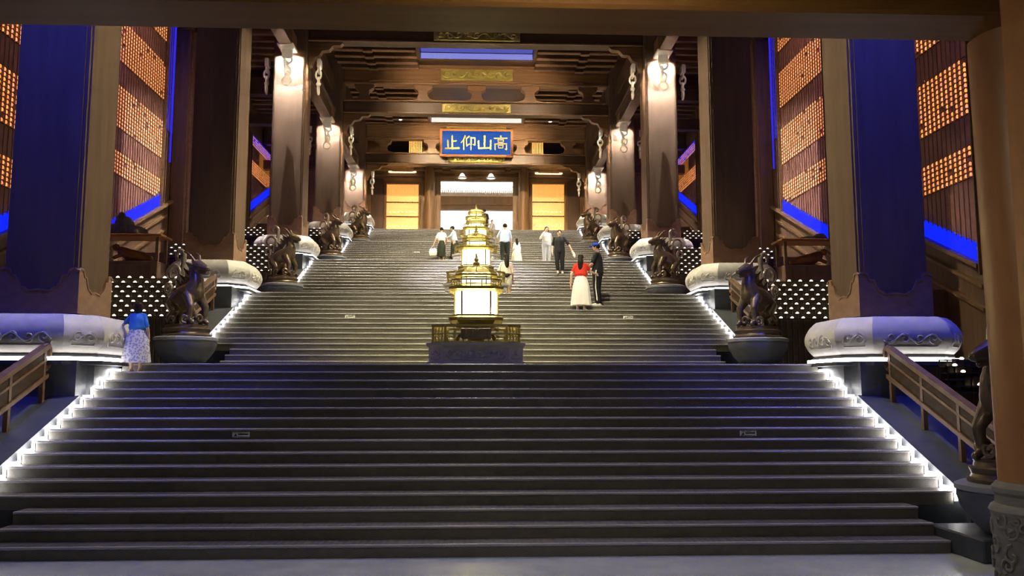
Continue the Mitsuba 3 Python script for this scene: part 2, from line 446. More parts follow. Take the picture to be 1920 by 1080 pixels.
def scroll_relief(w, h, n=5, seed=0):
    """cloud scrolls on a (u, v) panel of half width w and half height h: polylines"""
    q = random.Random(seed)
    out = []
    for i in range(n):
        u = -w + (i + 0.5) * 2 * w / n
        out.append(spiral(1.2, 0.02, h * 0.75, 18, q.random() * 6, 1 if i % 2 else -1) + [u, q.uniform(-0.1, 0.1) * h])
        out.append(np.stack([np.linspace(u - w / n, u + w / n, 8), h * 0.5 * np.sin(np.linspace(0, PI, 8) + q.random()) * (1 if i % 2 else -1)], 1))
    out.append(np.array([[-w, -h * 0.5], [-w * 0.9, -h], [0, -h], [w * 0.9, -h], [w, -h * 0.5]]))
    return out


BASE_PROF = [(0.99, 0.12), (1.02, 0.15), (1.10, 0.25), (1.145, 0.36), (1.155, 0.45), (1.13, 0.56), (1.07, 0.67), (1.00, 0.75), (0.95, 0.79), (0.90, 0.805), (0.66, 0.815)]


def prof_at(z):
    zs = [p[1] for p in BASE_PROF]
    return float(np.interp(z, zs, [p[0] for p in BASE_PROF]))


def make_column(s, k):
    sd = 'left' if s < 0 else 'right'
    yc, zk = COLY[k] - 0.02, TOPZ[k]
    x = s * CX
    nth = ['nearest', 'second', 'third', 'fourth', 'farthest'][k]
    t = thing('column', '%s great square column on the %s of the stairs, on a carved grey stone cushion base' % (nth, sd), 'column', 'great columns flanking the stairs')
    # shaft with stepped corners
    c, g = CH, 0.09
    pts = [(c - g, -c), (c - g, -c + 0.03), (c - 0.03, -c + 0.03), (c - 0.03, -c + g), (c, -c + g)]
    prof = []
    for r in range(4):
        a = r * PI / 2
        prof += [(px * math.cos(a) - py * math.sin(a), px * math.sin(a) + py * math.cos(a)) for px, py in pts]
    top = 18.46
    shaft = extr(Polygon(prof), top - zk - 0.82)
    obj('shaft', moved(shaft, (x, yc, zk + 0.82)), 'm_column', t)
    # cloud-edged metal collar round the foot
    q = [(-c - 0.03, 0.0), (c + 0.03, 0.0), (c + 0.03, 0.74), (c * 0.92, 0.79), (c * 0.80, 0.77), (c * 0.74, 0.66), (c * 0.62, 0.66), (c * 0.55, 0.55), (c * 0.48, 0.47), (c * 0.38, 0.45), (c * 0.28, 0.40), (0, 0.43),
         (-c * 0.28, 0.40), (-c * 0.38, 0.45), (-c * 0.48, 0.47), (-c * 0.55, 0.55), (-c * 0.62, 0.66), (-c * 0.74, 0.66), (-c * 0.80, 0.77), (-c * 0.92, 0.79), (-c - 0.03, 0.74)]
    pl = xz(extr(Polygon(q), 0.035), -c + 0.005)
    rim = xz(extr(LineString([(a, b - 0.02) for a, b in q[2:]]).buffer(0.014), 0.05), -c + 0.005)
    cl = cat([moved(m, (x, yc, zk + 0.82), r * PI / 2) for m in (pl, rim) for r in range(4)])
    obj('cloud_collar', cl, 'm_collar', t)
    # cushion base
    rings = [csq(h, h, 0.40 * h, zk + z, (x, yc)) for h, z in BASE_PROF]
    vv, ff = [], []
    for i in range(8):
        o = len(vv)
        for rg in rings[:-2]:
            vv += [rg[i], rg[(i + 1) % 8]]
        for q in range(len(rings) - 3):
            a = o + 2 * q
            ff += [[a, a + 1, a + 3], [a, a + 3, a + 2]]
        o = len(vv)
        vv += [rings[-3][i], rings[-3][(i + 1) % 8], rings[-1][(i + 1) % 8], rings[-1][i]]
        ff += [[o, o + 1, o + 2], [o, o + 2, o + 3]]
    b = obj('base', trimesh.Trimesh(np.array(vv), np.array(ff), process=False), 'm_greystone', t, smooth=True)
    rel = []
    nf = 4 if k < 2 else 2
    for face in range(8):
        half = 0.50 if face % 2 == 0 else 0.20
        for i, pl_ in enumerate(scroll_relief(half, 0.13, nf if face % 2 == 0 else 2, face + 10 * k)):
            a = face * PI / 4
            pts3 = []
            for u, v in pl_:
                z = 0.40 + v
                h = prof_at(z) * (1.0 if face % 2 == 0 else 1.6 / math.sqrt(2))
                lx, ly = u, -h
                pts3.append([x + lx * math.cos(a) - ly * math.sin(a), yc + lx * math.sin(a) + ly * math.cos(a), zk + z])
            rel.append(tube(np.array(pts3), 0.013, 5))
    obj('relief', cat(rel), 'm_greystone', b)
    # pedestal block and its light
    p = obj('pedestal', loft([csq(0.955, 0.955, 0.40, zk - 2.9 if k else 0.0, (x, yc)), csq(0.955, 0.955, 0.40, zk + 0.015, (x, yc))]), 'm_navy', t)
    obj('ledge', loft([csq(1.13, 1.13, 0.455, zk - 0.05, (x, yc)), csq(1.13, 1.13, 0.455, zk + 0.014, (x, yc))]), 'm_navy', p)
    obj('plate', loft([csq(1.03, 1.03, 0.41, zk + 0.085, (x, yc)), csq(1.03, 1.03, 0.41, zk + 0.125, (x, yc))]), 'm_dark', t)
    e = (4.6, 4.4, 4.3) if k < 2 else (3.0, 2.9, 2.7)
    obj('light_strip', loft([csq(1.12, 1.12, 0.45, zk + 0.015, (x, yc)), csq(1.12, 1.12, 0.45, zk + 0.075, (x, yc)), csq(1.07, 1.07, 0.43, zk + 0.085, (x, yc))]), 'm_emit', p, emit=e, w=0.8 if k < 2 else 0.3)


for k in range(5):
    for s in (-1, 1):
        make_column(s, k)

# ------------------------------------------------------------------ beams between the columns
def block_poly():
    return Polygon([(-0.60, 0.0), (0.60, 0.0), (0.60, 0.12), (0.34, 0.20), (0.22, 0.42), (0.26, 0.62), (0.46, 0.74), (0.50, 0.95), (-0.50, 0.95), (-0.46, 0.74), (-0.26, 0.62), (-0.22, 0.42), (-0.34, 0.20), (-0.60, 0.12)])


def carved(name, parent, y, x0, x1, z0, z1, seed):
    pn = obj(name, bx(x0, x1, y - 0.05, y + 0.02, z0, z1, 0.015), 'm_gold', parent)
    tag(pn, 'gilded carved panel')
    w, h = (x1 - x0) / 2 * 0.94, (z1 - z0) / 2 * 0.9
    ms = []
    for pl in scroll_relief(w, h, 9, seed):
        ms.append(tube(np.stack([(x0 + x1) / 2 + pl[:, 0], 0 * pl[:, 0] + y - 0.055, (z0 + z1) / 2 + pl[:, 1]], 1), 0.028, 5))
    obj('scroll', cat(ms), 'm_gold', pn)


for k in (2, 3, 4):
    y = COLY[k]
    nth = {2: 'nearest', 3: 'middle', 4: 'farthest'}[k]
    L = 6.77
    dz = 0.42 if k == 4 else 0.64
    t = thing('cross_beam', 'lower tie beam of the %s column row, spanning the stairs' % nth, 'beam', 'beams across the stairs')
    obj('beam', bx(-L, L, y - 0.30, y + 0.30, dz + 15.15, dz + 15.74, 0.03), 'm_darkwood', t)
    obj('lip', cat([bx(-L, L, y - 0.36, y - 0.28, dz + 15.12, dz + 15.2, 0.02), bx(-L, L, y - 0.40, y - 0.26, dz + 15.74, dz + 15.82, 0.02)]), 'm_wood', t)
    carved('carved_panel', t, y - 0.31, -1.75, 1.75, dz + 15.22, dz + 15.66, 30 + k)
    for xb in (-5.75, -2.75, 0.0, 2.75, 5.75):
        if k == 4 and xb == 0.0:
            continue
        b = obj('bracket_block', moved(xz(extr(block_poly(), 0.4), y + 0.2), (xb, 0, dz + 15.76)), 'm_wood', t)
    for s in (-1, 1):
        # curved brace under the beam end
        pts = [(0, 0.0), (0, -1.0), (0.12, -0.92), (0.22, -0.62), (0.40, -0.55), (0.52, -0.34), (0.80, -0.30), (0.95, -0.12), (1.25, -0.10), (1.35, 0.0)]
        br = xz(extr(Polygon(pts), 0.32), y + 0.16)
        br.apply_translation((-L, 0, dz + 15.13))
        obj('brace', br if s < 0 else mirror(br), 'm_wood', t)
    obj('gap_light', bx(-6.3, 6.3, y + 0.24, y + 0.29, dz + 15.80, dz + 15.86), 'm_emit', t, emit=(2.2, 1.5, 0.6) if k == 3 else (0.8, 0.48, 0.2), w=0.5)
    u = thing('cross_beam', 'upper panelled beam of the %s column row, under the ceiling' % nth, 'beam', 'beams across the stairs')
    obj('beam', bx(-L, L, y - 0.30, y + 0.30, dz + 16.72, dz + 17.72, 0.02), 'm_wood', u)
    obj('lip', cat([bx(-L, L, y - 0.38, y - 0.28, dz + 16.66, dz + 16.78, 0.025), bx(-5.5, 5.5, y - 0.42, y - 0.28, dz + 16.78, dz + 16.88, 0.02), bx(-L, L, y - 0.36, y - 0.28, dz + 17.5, dz + 17.58, 0.02)]), 'm_wood', u)
    carved('carved_panel', u, y - 0.31, -1.85, 1.85, dz + 16.90, dz + 17.50, 40 + k)
    for s in (-1, 1):
        sd = 'left' if s < 0 else 'right'
        y2 = COLY[k + 1] - CH if k < 4 else 55.8
        lb = thing('side_beam', 'beam running back from the %s column of the %s row, with its projecting end' % (sd, nth), 'beam', 'beams along the column lines')
        obj('beam', side(cat([bx(CX - 0.25, CX + 0.25, y + CH + 0.02, y2 - 0.02, 15.15, 15.7, 0.02), bx(CX - 0.25, CX + 0.25, y + CH + 0.02, y2 - 0.02, 16.7, 17.6, 0.02), bx(CX - 0.36, CX - 0.2, y + CH + 0.02, y2 - 0.02, 15.66, 15.8, 0.02)]), s), 'm_darkwood', lb)
        obj('beam_end', side(bx(CX - 0.27, CX + 0.27, y - CH - 0.85, y - CH - 0.01, 15.2, 15.78, 0.03), s), 'm_wood', lb)
        obj('end_cap', side(bx(CX - 0.32, CX + 0.32, y - CH - 0.88, y - CH - 0.02, 15.10, 15.2, 0.02), s), 'm_silver', lb)
        # the tie beam out to the aisle wall
        if k == 2:
            continue
        ob = thing('aisle_beam', 'tie beam from the %s column of the %s row to the aisle wall' % (sd, nth), 'beam', 'aisle tie beams')
        obj('beam', side(cat([bx(CX + CH + 0.01, 13.05, y - 0.25, y + 0.25, 15.15, 15.7, 0.02), bx(CX + CH + 0.01, 13.05, y - 0.25, y + 0.25, 16.7, 17.6, 0.02)]), s), 'm_darkwood', ob)
        br = xz(extr(Polygon(pts), 0.32), y + 0.16)
        br.apply_translation((CX + CH + 0.01, 0, 15.13))
        obj('brace', br if s > 0 else mirror(br), 'm_wood', ob)
for s in (-1, 1):
    for k in (0, 1):
        y = COLY[k]
        y2 = COLY[k + 1] - CH
        lb = obj('side_beam', side(cat([bx(CX - 0.25, CX + 0.25, y + CH + 0.02, y2 - 0.02, 15.15, 15.7, 0.02), bx(CX - 0.25, CX + 0.25, y + CH + 0.02, y2 - 0.02, 16.7, 17.6, 0.02)]), s), 'm_darkwood')
        tag(lb, 'high beam running back from the %s %s column' % (['nearest', 'second'][k], 'left' if s < 0 else 'right'), 'beam', 'beams along the column lines')

# ------------------------------------------------------------------ ceiling
ce = obj('ceiling', bx(-13.5, 13.5, 12, 60, 18.48, 18.7), 'm_darkwood')
tag(ce, 'dark coffered timber ceiling', kind='structure')
for y0, y1 in ((35.1, 42.4), (44.3, 51.6), (25.6, 33.2)):
    y = y0
    while y < y1:
        for s in (-1, 1):
            j = bx(2.95, 6.95, y, y + 0.22, 18.04, 18.46, 0.02)
            kn = bx(5.05, 5.45, y - 0.1, y + 0.32, 17.93, 18.15, 0.08)
            jo = obj('joist', side(cat([j, kn]), s), 'm_darkwood', ce)
            obj('trim', side(cat([bx(2.95, 6.95, y - 0.015, y + 0.235, 18.01, 18.06, 0.01), bx(5.02, 5.48, y - 0.13, y + 0.1, 17.90, 17.95, 0.01)]), s), 'm_collar', jo)
            obj('aisle_joist', side(bx(8.05, 12.9, y, y + 0.22, 18.04, 18.46, 0.02), s), 'm_wood', ce)
        y += 0.8
for i, (y0, y1, e) in enumerate(((38.2, 40.9, (0.075, 0.085, 0.42)), (49.4, 51.2, (0.62, 0.58, 0.50)))):
    c = thing('ceiling_recess', ['blue lit recess in the ceiling above the stairs', 'pale lit ceiling recess just in front of the name board'][i], 'ceiling light')
    obj('frame', cat([bx(-2.92, -2.78, y0 - 0.1, y1 + 0.1, 17.97, 18.46), bx(2.78, 2.92, y0 - 0.1, y1 + 0.1, 17.97, 18.46), bx(-2.8, 2.8, y1, y1 + 0.14, 17.97, 18.46)]), 'm_darkwood', c)
    obj('panel', bx(-2.75, 2.75, y0, y1, 18.36, 18.45), 'm_emit', c, emit=e, w=0.4)
    obj('edge', bx(-2.75, 2.75, y1 - 0.12, y1 - 0.02, 18.02, 18.27), 'm_emit', c, emit=[v * 1.3 + 0.12 for v in e], w=0.0)
SPI = 0
spn = ['leftmost on the front joists', 'left one of the pair on the front joists', 'right one of the pair on the front joists', 'left one of the pair at the blue recess', 'right one of the pair at the blue recess', 'right end of the blue recess', 'rightmost on the front joists', 'left of the pale rear recess', 'right of the pale rear recess']
for x, y in ((-5.5, 38.65), (-4.44, 38.65), (-3.94, 38.65), (-2.66, 38.2), (-2.32, 38.2), (2.46, 38.2), (5.35, 38.65), (-4.6, 50.9), (4.5, 50.9)):
    cl = thing('ceiling_spotlight', 'small bright spotlight, %s' % spn[SPI], 'spotlight', 'small ceiling spotlights')
    SPI += 1
    obj('housing', lathe([(0.10, 0.0), (0.11, 0.1), (0.04, 0.14)], 12, (x, y - 0.15, 18.0)), 'm_dark', cl)
    obj('lens', lathe([(0.02, -0.05), (0.085, -0.02), (0.095, 0.0)], 12, (x, y - 0.15, 18.0)), 'm_emit', cl, emit=(9, 8, 7), w=0.0)

# ------------------------------------------------------------------ hall front with door and windows
YW, ZT = 56.0, 11.55
wl = [bx(-13.2, -5.95, YW, YW + 0.3, ZT, 18.47), bx(5.95, 13.2, YW, YW + 0.3, ZT, 18.47), bx(-3.78, -2.6, YW, YW + 0.3, ZT, 18.47), bx(2.7, 3.72, YW, YW + 0.3, ZT, 18.47),
      bx(-5.95, -3.78, YW, YW + 0.3, ZT, 12.0), bx(3.72, 5.95, YW, YW + 0.3, ZT, 12.0), bx(-5.95, -3.78, YW, YW + 0.3, 15.28, 17.28), bx(3.72, 5.95, YW, YW + 0.3, 15.36, 17.28), bx(-2.6, 2.7, YW, YW + 0.3, 16.2, 18.47)]
w = obj('wall_end', cat(wl), 'm_doorwood')
tag(w, 'brown timber wall at the head of the stairs', kind='structure')
ps = []
for s in (-1, 1):
    for a, b in ((6.1, 6.9), (7.2, 9.0)):
        ps.append(side(bx(a, b, YW - 0.06, YW + 0.02, ZT + 0.1, 15.6, 0.03), s))
obj('panel', cat(ps), 'm_wallwood', w)
obj('cornice', cat([bx(-7, 7, YW - 0.16, YW, 15.75, 15.95, 0.03), bx(-7, 7, YW - 0.24, YW, 16.3, 16.55, 0.04)]), 'm_wood', w)
for i, (x0, x1, z1) in enumerate(((-5.92, -3.80, 15.26), (3.74, 5.88, 15.36))):
    wd = obj('window_%d' % (i + 1), cat([bx(x0 - 0.14, x0, YW - 0.08, YW + 0.2, 11.9, z1 + 0.14, 0.02), bx(x1, x1 + 0.14, YW - 0.08, YW + 0.2, 11.9, z1 + 0.14, 0.02), bx(x0 - 0.14, x1 + 0.14, YW - 0.08, YW + 0.2, z1, z1 + 0.14, 0.02)]), 'm_doorwood')
    tag(wd, 'tall amber lit window %s of the doorway behind vertical slats' % ('left' if i == 0 else 'right'), kind='structure')
    obj('lit_pane', bx(x0, x1, YW + 0.14, YW + 0.16, 12.0, z1), 'm_lamp', wd, emit=(1.15, 0.52, 0.10), w=0.25)
    obj('slats', cat([bx(x0 + (j + 0.5) * (x1 - x0) / 22 - 0.017, x0 + (j + 0.5) * (x1 - x0) / 22 + 0.017, YW + 0.09, YW + 0.12, 12.0, z1) for j in range(22)]), 'm_lamp', wd)
    tag(wd + '__slats', kind='stuff')
    for f in (0.42, 0.74):
        obj('crossbar', bx(x0, x1, YW - 0.0, YW + 0.02, z1 - f * 3.0 + 0.0, z1 - f * 3.0 + 0.07), 'm_darkwood', wd)
    for f in (0.64, 0.96):
        obj('lamp_row', cat([lathe([(0.03, 0.0), (0.055, 0.03), (0.02, 0.08)], 8, (x0 + 0.25 + 0.27 * j, YW - 0.02, z1 - f * 3.0)) for j in range(7)]), 'm_lamp', wd, emit=(3, 1.9, 0.8))
        tag(wd + '__lamp_row', kind='stuff')
    tr = obj('transom_window', bx(*((-4.5, -3.62) if i == 0 else (3.7, 4.5)), YW - 0.04, YW - 0.02, 17.25, 18.2), 'm_lamp', emit=(1.3, 0.62, 0.14), w=0.05)
    tag(tr, 'small amber transom glowing above the %s window, seen over the beam' % ('left' if i == 0 else 'right'), 'transom window', 'amber transoms')
    obj('slats', cat([bx(xa + j * 0.11, xa + 0.035 + j * 0.11, YW - 0.09, YW - 0.05, 17.25, 18.2) for xa in [-4.5 if i == 0 else 3.7] for j in range(8)]), 'm_copper', tr)
    tag(tr + '__slats', kind='stuff')
    sl = obj('strip_lamp', cat([bx((x0 + x1) / 2 - 0.85, (x0 + x1) / 2 + 0.85, YW - 0.5, YW - 0.42, 15.90, 15.99, 0.02)] + [bx((x0 + x1) / 2 + a - 0.12, (x0 + x1) / 2 + a + 0.12, YW - 0.5, YW - 0.42, 15.93, 16.03, 0.02) for a in (-0.8, 0.8)]), 'm_lamp', emit=(2.4, 1.5, 0.75), w=0.3)
    tag(sl, 'short warm strip lamp above the %s amber window' % ('left' if i == 0 else 'right'), 'lamp', 'strip lamps over the windows')
for s in (-1, 1):
    cx = -3.06 if s < 0 else 3.14
    pc = thing('doorway_column', 'round timber column at the %s side of the bright doorway' % ('left' if s < 0 else 'right'), 'column', 'round columns at the doorway')
    obj('shaft', lathe([(0.36, 0.15), (0.345, 0.4), (0.33, 4.7)], 28, (cx, YW - 0.42, ZT)), 'm_doorwood', pc, smooth=40)
    obj('foot', lathe([(0.42, 0.0), (0.46, 0.05), (0.44, 0.13), (0.36, 0.16)], 28, (cx, YW - 0.42, ZT)), 'm_greystone', pc, smooth=40)
lb = thing('lintel_beam', 'timber lintel beam over the doorway columns, below the name board', 'beam')
obj('beam', bx(-6.9, 6.9, YW - 0.7, YW - 0.15, 16.25, 16.75, 0.03), 'm_doorwood', lb)
obj('bracket', cat([bx(-4.1, -2.2, YW - 0.62, YW - 0.22, 16.06, 16.25, 0.04), bx(2.3, 4.2, YW - 0.62, YW - 0.22, 16.06, 16.25, 0.04), bx(-1.7, 1.9, YW - 0.66, YW - 0.2, 16.1, 16.25, 0.03)]), 'm_wood', lb)
d = obj('door_1', cat([bx(-2.62, -2.35, YW - 0.1, YW + 0.4, ZT, 16.2, 0.02), bx(2.45, 2.72, YW - 0.1, YW + 0.4, ZT, 16.2, 0.02), bx(-2.62, 2.72, YW - 0.1, YW + 0.4, 15.55, 16.2, 0.02)]), 'm_doorwood')
tag(d, 'wide doorway opening into a brightly lit white hall', kind='structure')
# bright hall behind
r1 = obj('wall_hall', cat([bx(-6, 6, 64.5, 64.7, ZT, 17.2), bx(-6.2, -6, YW + 0.4, 64.7, ZT, 17.2), bx(6, 6.2, YW + 0.4, 64.7, ZT, 17.2)]), 'm_white')
tag(r1, 'white walls of the lit hall beyond the doorway', kind='structure')
r2 = obj('ceiling_hall', bx(-6.2, 6.2, YW + 0.35, 64.7, 17.2, 17.4), 'm_white')
tag(r2, 'white ceiling of the lit hall beyond the doorway', kind='structure')
hl = obj('hall_ceiling_light', bx(-5, 5, 59.0, 64, 17.08, 17.19), 'm_emit', emit=(6, 5.8, 5.4), w=1.0)
tag(hl, 'long white ceiling light inside the hall beyond the doorway', 'ceiling light')
hb = obj('hall_beam', cat([bx(-6, 6, 58.2, 58.6, 14.02, 14.98, 0.02), bx(-6, 6, 58.1, 58.2, 14.34, 14.44, 0.01), bx(-6, 6, 58.1, 58.2, 14.02, 14.1, 0.01)]), 'm_doorwood')
tag(hb, 'brown beam crossing the bright hall inside the doorway', 'beam')
vl = thing('hall_valance', 'white toothed valance under the ceiling of the bright hall', 'valance')
obj('band', bx(-6, 6, 58.45, 58.62, 15.0, 15.3), 'm_white', vl)
for j in range(44):
    obj('tooth', bx(-2.9 + j * 0.136, -2.9 + j * 0.136 + 0.055, 58.38, 58.45, 15.16, 15.46, 0.012), 'm_silver', vl)
for i, x in enumerate((-0.92, 0.98)):
    dl = thing('dome_lamp', '%s white dome lamp on the doorway lintel' % ('left' if i == 0 else 'right'), 'lamp', 'dome lamps over the doorway')
    obj('shade', lathe([(0.31, 0.0), (0.30, 0.04), (0.2, 0.10), (0.17, 0.20), (0.1, 0.30), (0.02, 0.34)], 20, (x, YW - 0.4, 15.62)), 'm_white', dl, smooth=40, emit=(1.6, 1.45, 1.15), w=0.1)
    obj('rim', moved(torus(0.30, 0.03, 24, 6).apply_transform(trimesh.transformations.rotation_matrix(PI / 2, [1, 0, 0])), (x, YW - 0.4, 15.62)), 'm_silver', dl)

# ------------------------------------------------------------------ name board
def strokes(parts):
    g = []
    for pts, w0, w1 in parts:
        p = np.array(pts, float)
        seg = []
        n = len(p) - 1
        for i in range(n):
            wa, wb = w0 + (w1 - w0) * i / n, w0 + (w1 - w0) * (i + 1) / n
            seg.append(unary_union([Point(p[i]).buffer(wa / 2), Point(p[i + 1]).buffer(wb / 2)]).convex_hull)
        g.append(unary_union(seg))
    return unary_union(g)


GLYPH = {
    'zhi': [([(0.02, -0.42), (0.0, 0.46)], 0.15, 0.11), ([(0.0, 0.08), (0.30, 0.13)], 0.11, 0.08), ([(-0.30, 0.14), (-0.27, -0.40)], 0.12, 0.12), ([(-0.46, -0.42), (0.0, -0.40), (0.47, -0.38)], 0.11, 0.15)],
    'yang': [([(-0.22, 0.48), (-0.33, 0.20), (-0.50, 0.0)], 0.12, 0.07), ([(-0.32, 0.16), (-0.31, -0.46)], 0.11, 0.10), ([(0.06, 0.44), (-0.12, 0.30)], 0.11, 0.08), ([(-0.13, 0.30), (-0.12, -0.22), (0.08, -0.08)], 0.10, 0.07),
             ([(0.18, 0.34), (0.46, 0.34), (0.45, -0.16), (0.36, -0.12)], 0.10, 0.08), ([(0.19, 0.36), (0.18, -0.48)], 0.11, 0.09)],
    'shan': [([(0.0, 0.48), (0.0, -0.36)], 0.14, 0.12), ([(-0.42, 0.12), (-0.40, -0.38), (0.42, -0.34)], 0.12, 0.11), ([(0.43, 0.18), (0.42, -0.42)], 0.11, 0.12)],
    'gao': [([(0.0, 0.50), (0.02, 0.40)], 0.11, 0.10), ([(-0.44, 0.33), (0.44, 0.35)], 0.08, 0.09), ([(-0.20, 0.22), (0.20, 0.23), (0.18, 0.06), (-0.18, 0.06), (-0.20, 0.22)], 0.07, 0.07),
            ([(-0.38, -0.46), (-0.40, -0.06), (0.40, -0.04), (0.41, -0.46), (0.32, -0.42)], 0.09, 0.08), ([(-0.17, -0.16), (0.17, -0.15), (0.15, -0.34), (-0.15, -0.34), (-0.17, -0.16)], 0.07, 0.07)],
}
nb = thing('name_board', 'blue name board with four gold characters hung over the doorway', 'sign')
YB = 51.35
bz0, bz1 = 16.02, 17.50
bd = [('board', bx(-2.12, 2.14, -0.06, 0.06, 0, bz1 - bz0), 'm_blueboard'),
      ('frame', cat([bx(-2.24, -2.08, -0.12, 0.1, -0.1, bz1 - bz0 + 0.1, 0.02), bx(2.10, 2.26, -0.12, 0.1, -0.1, bz1 - bz0 + 0.1, 0.02), bx(-2.24, 2.26, -0.12, 0.1, -0.12, 0.02, 0.02), bx(-2.24, 2.26, -0.12, 0.1, bz1 - bz0 - 0.02, bz1 - bz0 + 0.12, 0.02)]), 'm_copper')]
for i, gname in enumerate(('zhi', 'yang', 'shan', 'gao')):
    g = extr(strokes(GLYPH[gname]), 0.05)
    g.vertices[:, :2] *= 0.88
    bd.append(('character', moved(xz(g, -0.055), (-1.48 + i * 0.99, 0, (bz1 - bz0) / 2 + 0.0)), 'm_goldpaint'))
bd.append(('hanger', cat([bx(-1.7, -1.6, 0.05, 0.50, 1.30, 1.38), bx(1.6, 1.7, 0.05, 0.50, 1.30, 1.38), bx(-1.7, -1.6, 0.05, 0.46, 0.06, 0.14), bx(1.6, 1.7, 0.05, 0.46, 0.06, 0.14)]), 'm_copper'))
for nme, m, b in bd:
    m = m.copy()
    m.apply_transform(trimesh.transformations.rotation_matrix(0.08, [1, 0, 0]))
    m.apply_translation((0, YB, bz0))
    obj(nme, m, b, nb)
spot('board_lamp', (0, 48.6, 15.9), (0, 51.4, 16.8), (1, 0.92, 0.8), 14, 40, 25, 0.4)

# ------------------------------------------------------------------ hanging chains
def chain_meshes():
    ms = []
    ms.append(('hanger', bx(-0.2, 0.2, -0.10, 0.06, -0.36, 0.0, 0.03)))
    z = -0.34
    specs = [(0.15, 0.13), (0.12, 0.18), (0.11, 0.17)]
    for i, (rx, rz) in enumerate(specs):
        m = torus(rx, 0.042, 18, 7, rz / rx)
        if i % 2:
            m.apply_transform(trimesh.transformations.rotation_matrix(PI / 2.6, [0, 0, 1]))
        m.apply_translation((0.03 * (-1) ** i, 0, z - rz + 0.04))
        ms.append(('link', m))
        z -= 2 * rz - 0.10
    b = lathe([(0.02, -0.10), (0.09, -0.05), (0.10, 0.02), (0.03, 0.10)], 12, (0, 0, z - 0.02))
    ms.append(('bead', b))
    r = torus(0.17, 0.035, 22, 7)
    r.apply_translation((0, 0, z - 0.27))
    ms.append(('ring', r))
    return ms


CHAIN = [(n, mikit.ply(m, 'm_silver', smooth=35), m) for n, m in chain_meshes()]
for k in (1, 2, 3, 4):
    for s in (-1, 1):
        sd = 'left' if s < 0 else 'right'
        spots = [('front', 0.0, -CH - 0.42, 0.0), ('inner side', -s * (CH + 0.40), 0.0, PI / 2), ('outer side', s * (CH + 0.40), 0.0, PI / 2)]
        for nm, dx, dy, rz in spots:
            if k == 1 and nm != 'inner side':
                continue
            c = thing('chain_ornament', 'pale hanging chain ornament on the %s of the %s %s column' % (nm, ['', 'second', 'third', 'fourth', 'farthest'][k], sd), 'chain', 'hanging chain ornaments')
            tm = T().translate([s * CX + dx, COLY[k] + dy, 15.10]).rotate([0, 0, 1], math.degrees(rz))
            for n, d, m in CHAIN:
                obj(n, d, None, c, to=tm)

# ------------------------------------------------------------------ entrance beam and pillar in front
eb = thing('entrance_beam', 'dark brown entrance beam across the top of the view', 'beam')
obj('beam', bx(-7.5, 8.5, 6.92, 7.52, 5.195, 6.1, 0.03), 'm_entry', eb)
obj('moulding', bx(-7.5, 8.5, 6.85, 6.94, 5.42, 5.5, 0.02), 'm_entry', eb)
ep = thing('entrance_pillar', 'round orange brown timber pillar at the right edge on a carved stone drum', 'pillar')
PX, PY = 5.0, 7.42
obj('shaft', lathe([(0.40, 1.16), (0.40, 1.3), (0.43, 5.2)], 48, (PX, PY, 0)), 'm_pillar', ep, smooth=40)
dr_ = obj('stone_drum', lathe([(0.52, 0.0), (0.52, 0.08), (0.47, 0.12), (0.46, 0.5), (0.47, 0.88), (0.49, 0.92), (0.47, 0.96), (0.435, 0.98), (0.43, 1.05), (0.455, 1.08), (0.455, 1.12), (0.41, 1.17)], 48, (PX, PY, 0)), 'm_carved', ep, smooth=35)
rel = []
q = random.Random(3)
for i in range(60):
    a0, z0 = q.uniform(0, 2 * PI), q.uniform(0.2, 0.86)
    sp = spiral(q.uniform(0.7, 1.4), 0.012, q.uniform(0.05, 0.10), 16, q.random() * 6, q.choice((-1, 1)))
    rel.append(tube(np.array([[PX + 0.468 * math.cos(a0 + u / 0.46), PY + 0.468 * math.sin(a0 + u / 0.46), z0 + v] for u, v in sp]), 0.016, 5))
obj('relief', cat(rel), 'm_carved', dr_)
po = obj('entrance_post', bx(4.28, 4.9, 6.15, 6.6, 0.0, 5.2, 0.03), 'm_pillar')
tag(po, 'squared timber post just right of the entrance pillar, cut by the frame', 'post')
pl = obj('porch_lamp', moved(lathe([(0.40, 0.0), (0.42, 0.06), (0.30, 0.12)], 24), (0.8, 5.4, 5.05)), 'm_emit', emit=(56, 50, 38), w=2.0)
tag(pl, 'round porch ceiling lamp above the entrance', 'ceiling light')

# ------------------------------------------------------------------ urns with bronze beasts, handrails
def hull(*sph):
    return m3.Manifold.batch_hull([m3.Manifold.sphere(float(r), 10).translate([float(c) for c in p]) for p, r in sph])


def chain(pts):
    return [hull(pts[i], pts[i + 1]) for i in range(len(pts) - 1)]


def fuse(ms, edge=0.02, it=8):
    m = m3.Manifold.batch_boolean(ms, m3.OpType.Add)
    if edge:
        m = m.refine_to_length(edge)
    q = m.to_mesh()
    t = trimesh.Trimesh(np.array(q.vert_properties[:, :3]), np.array(q.tri_verts), process=False)
    if it:
        trimesh.smoothing.filter_taubin(t, lamb=0.5, nu=0.53, iterations=it)
    return t


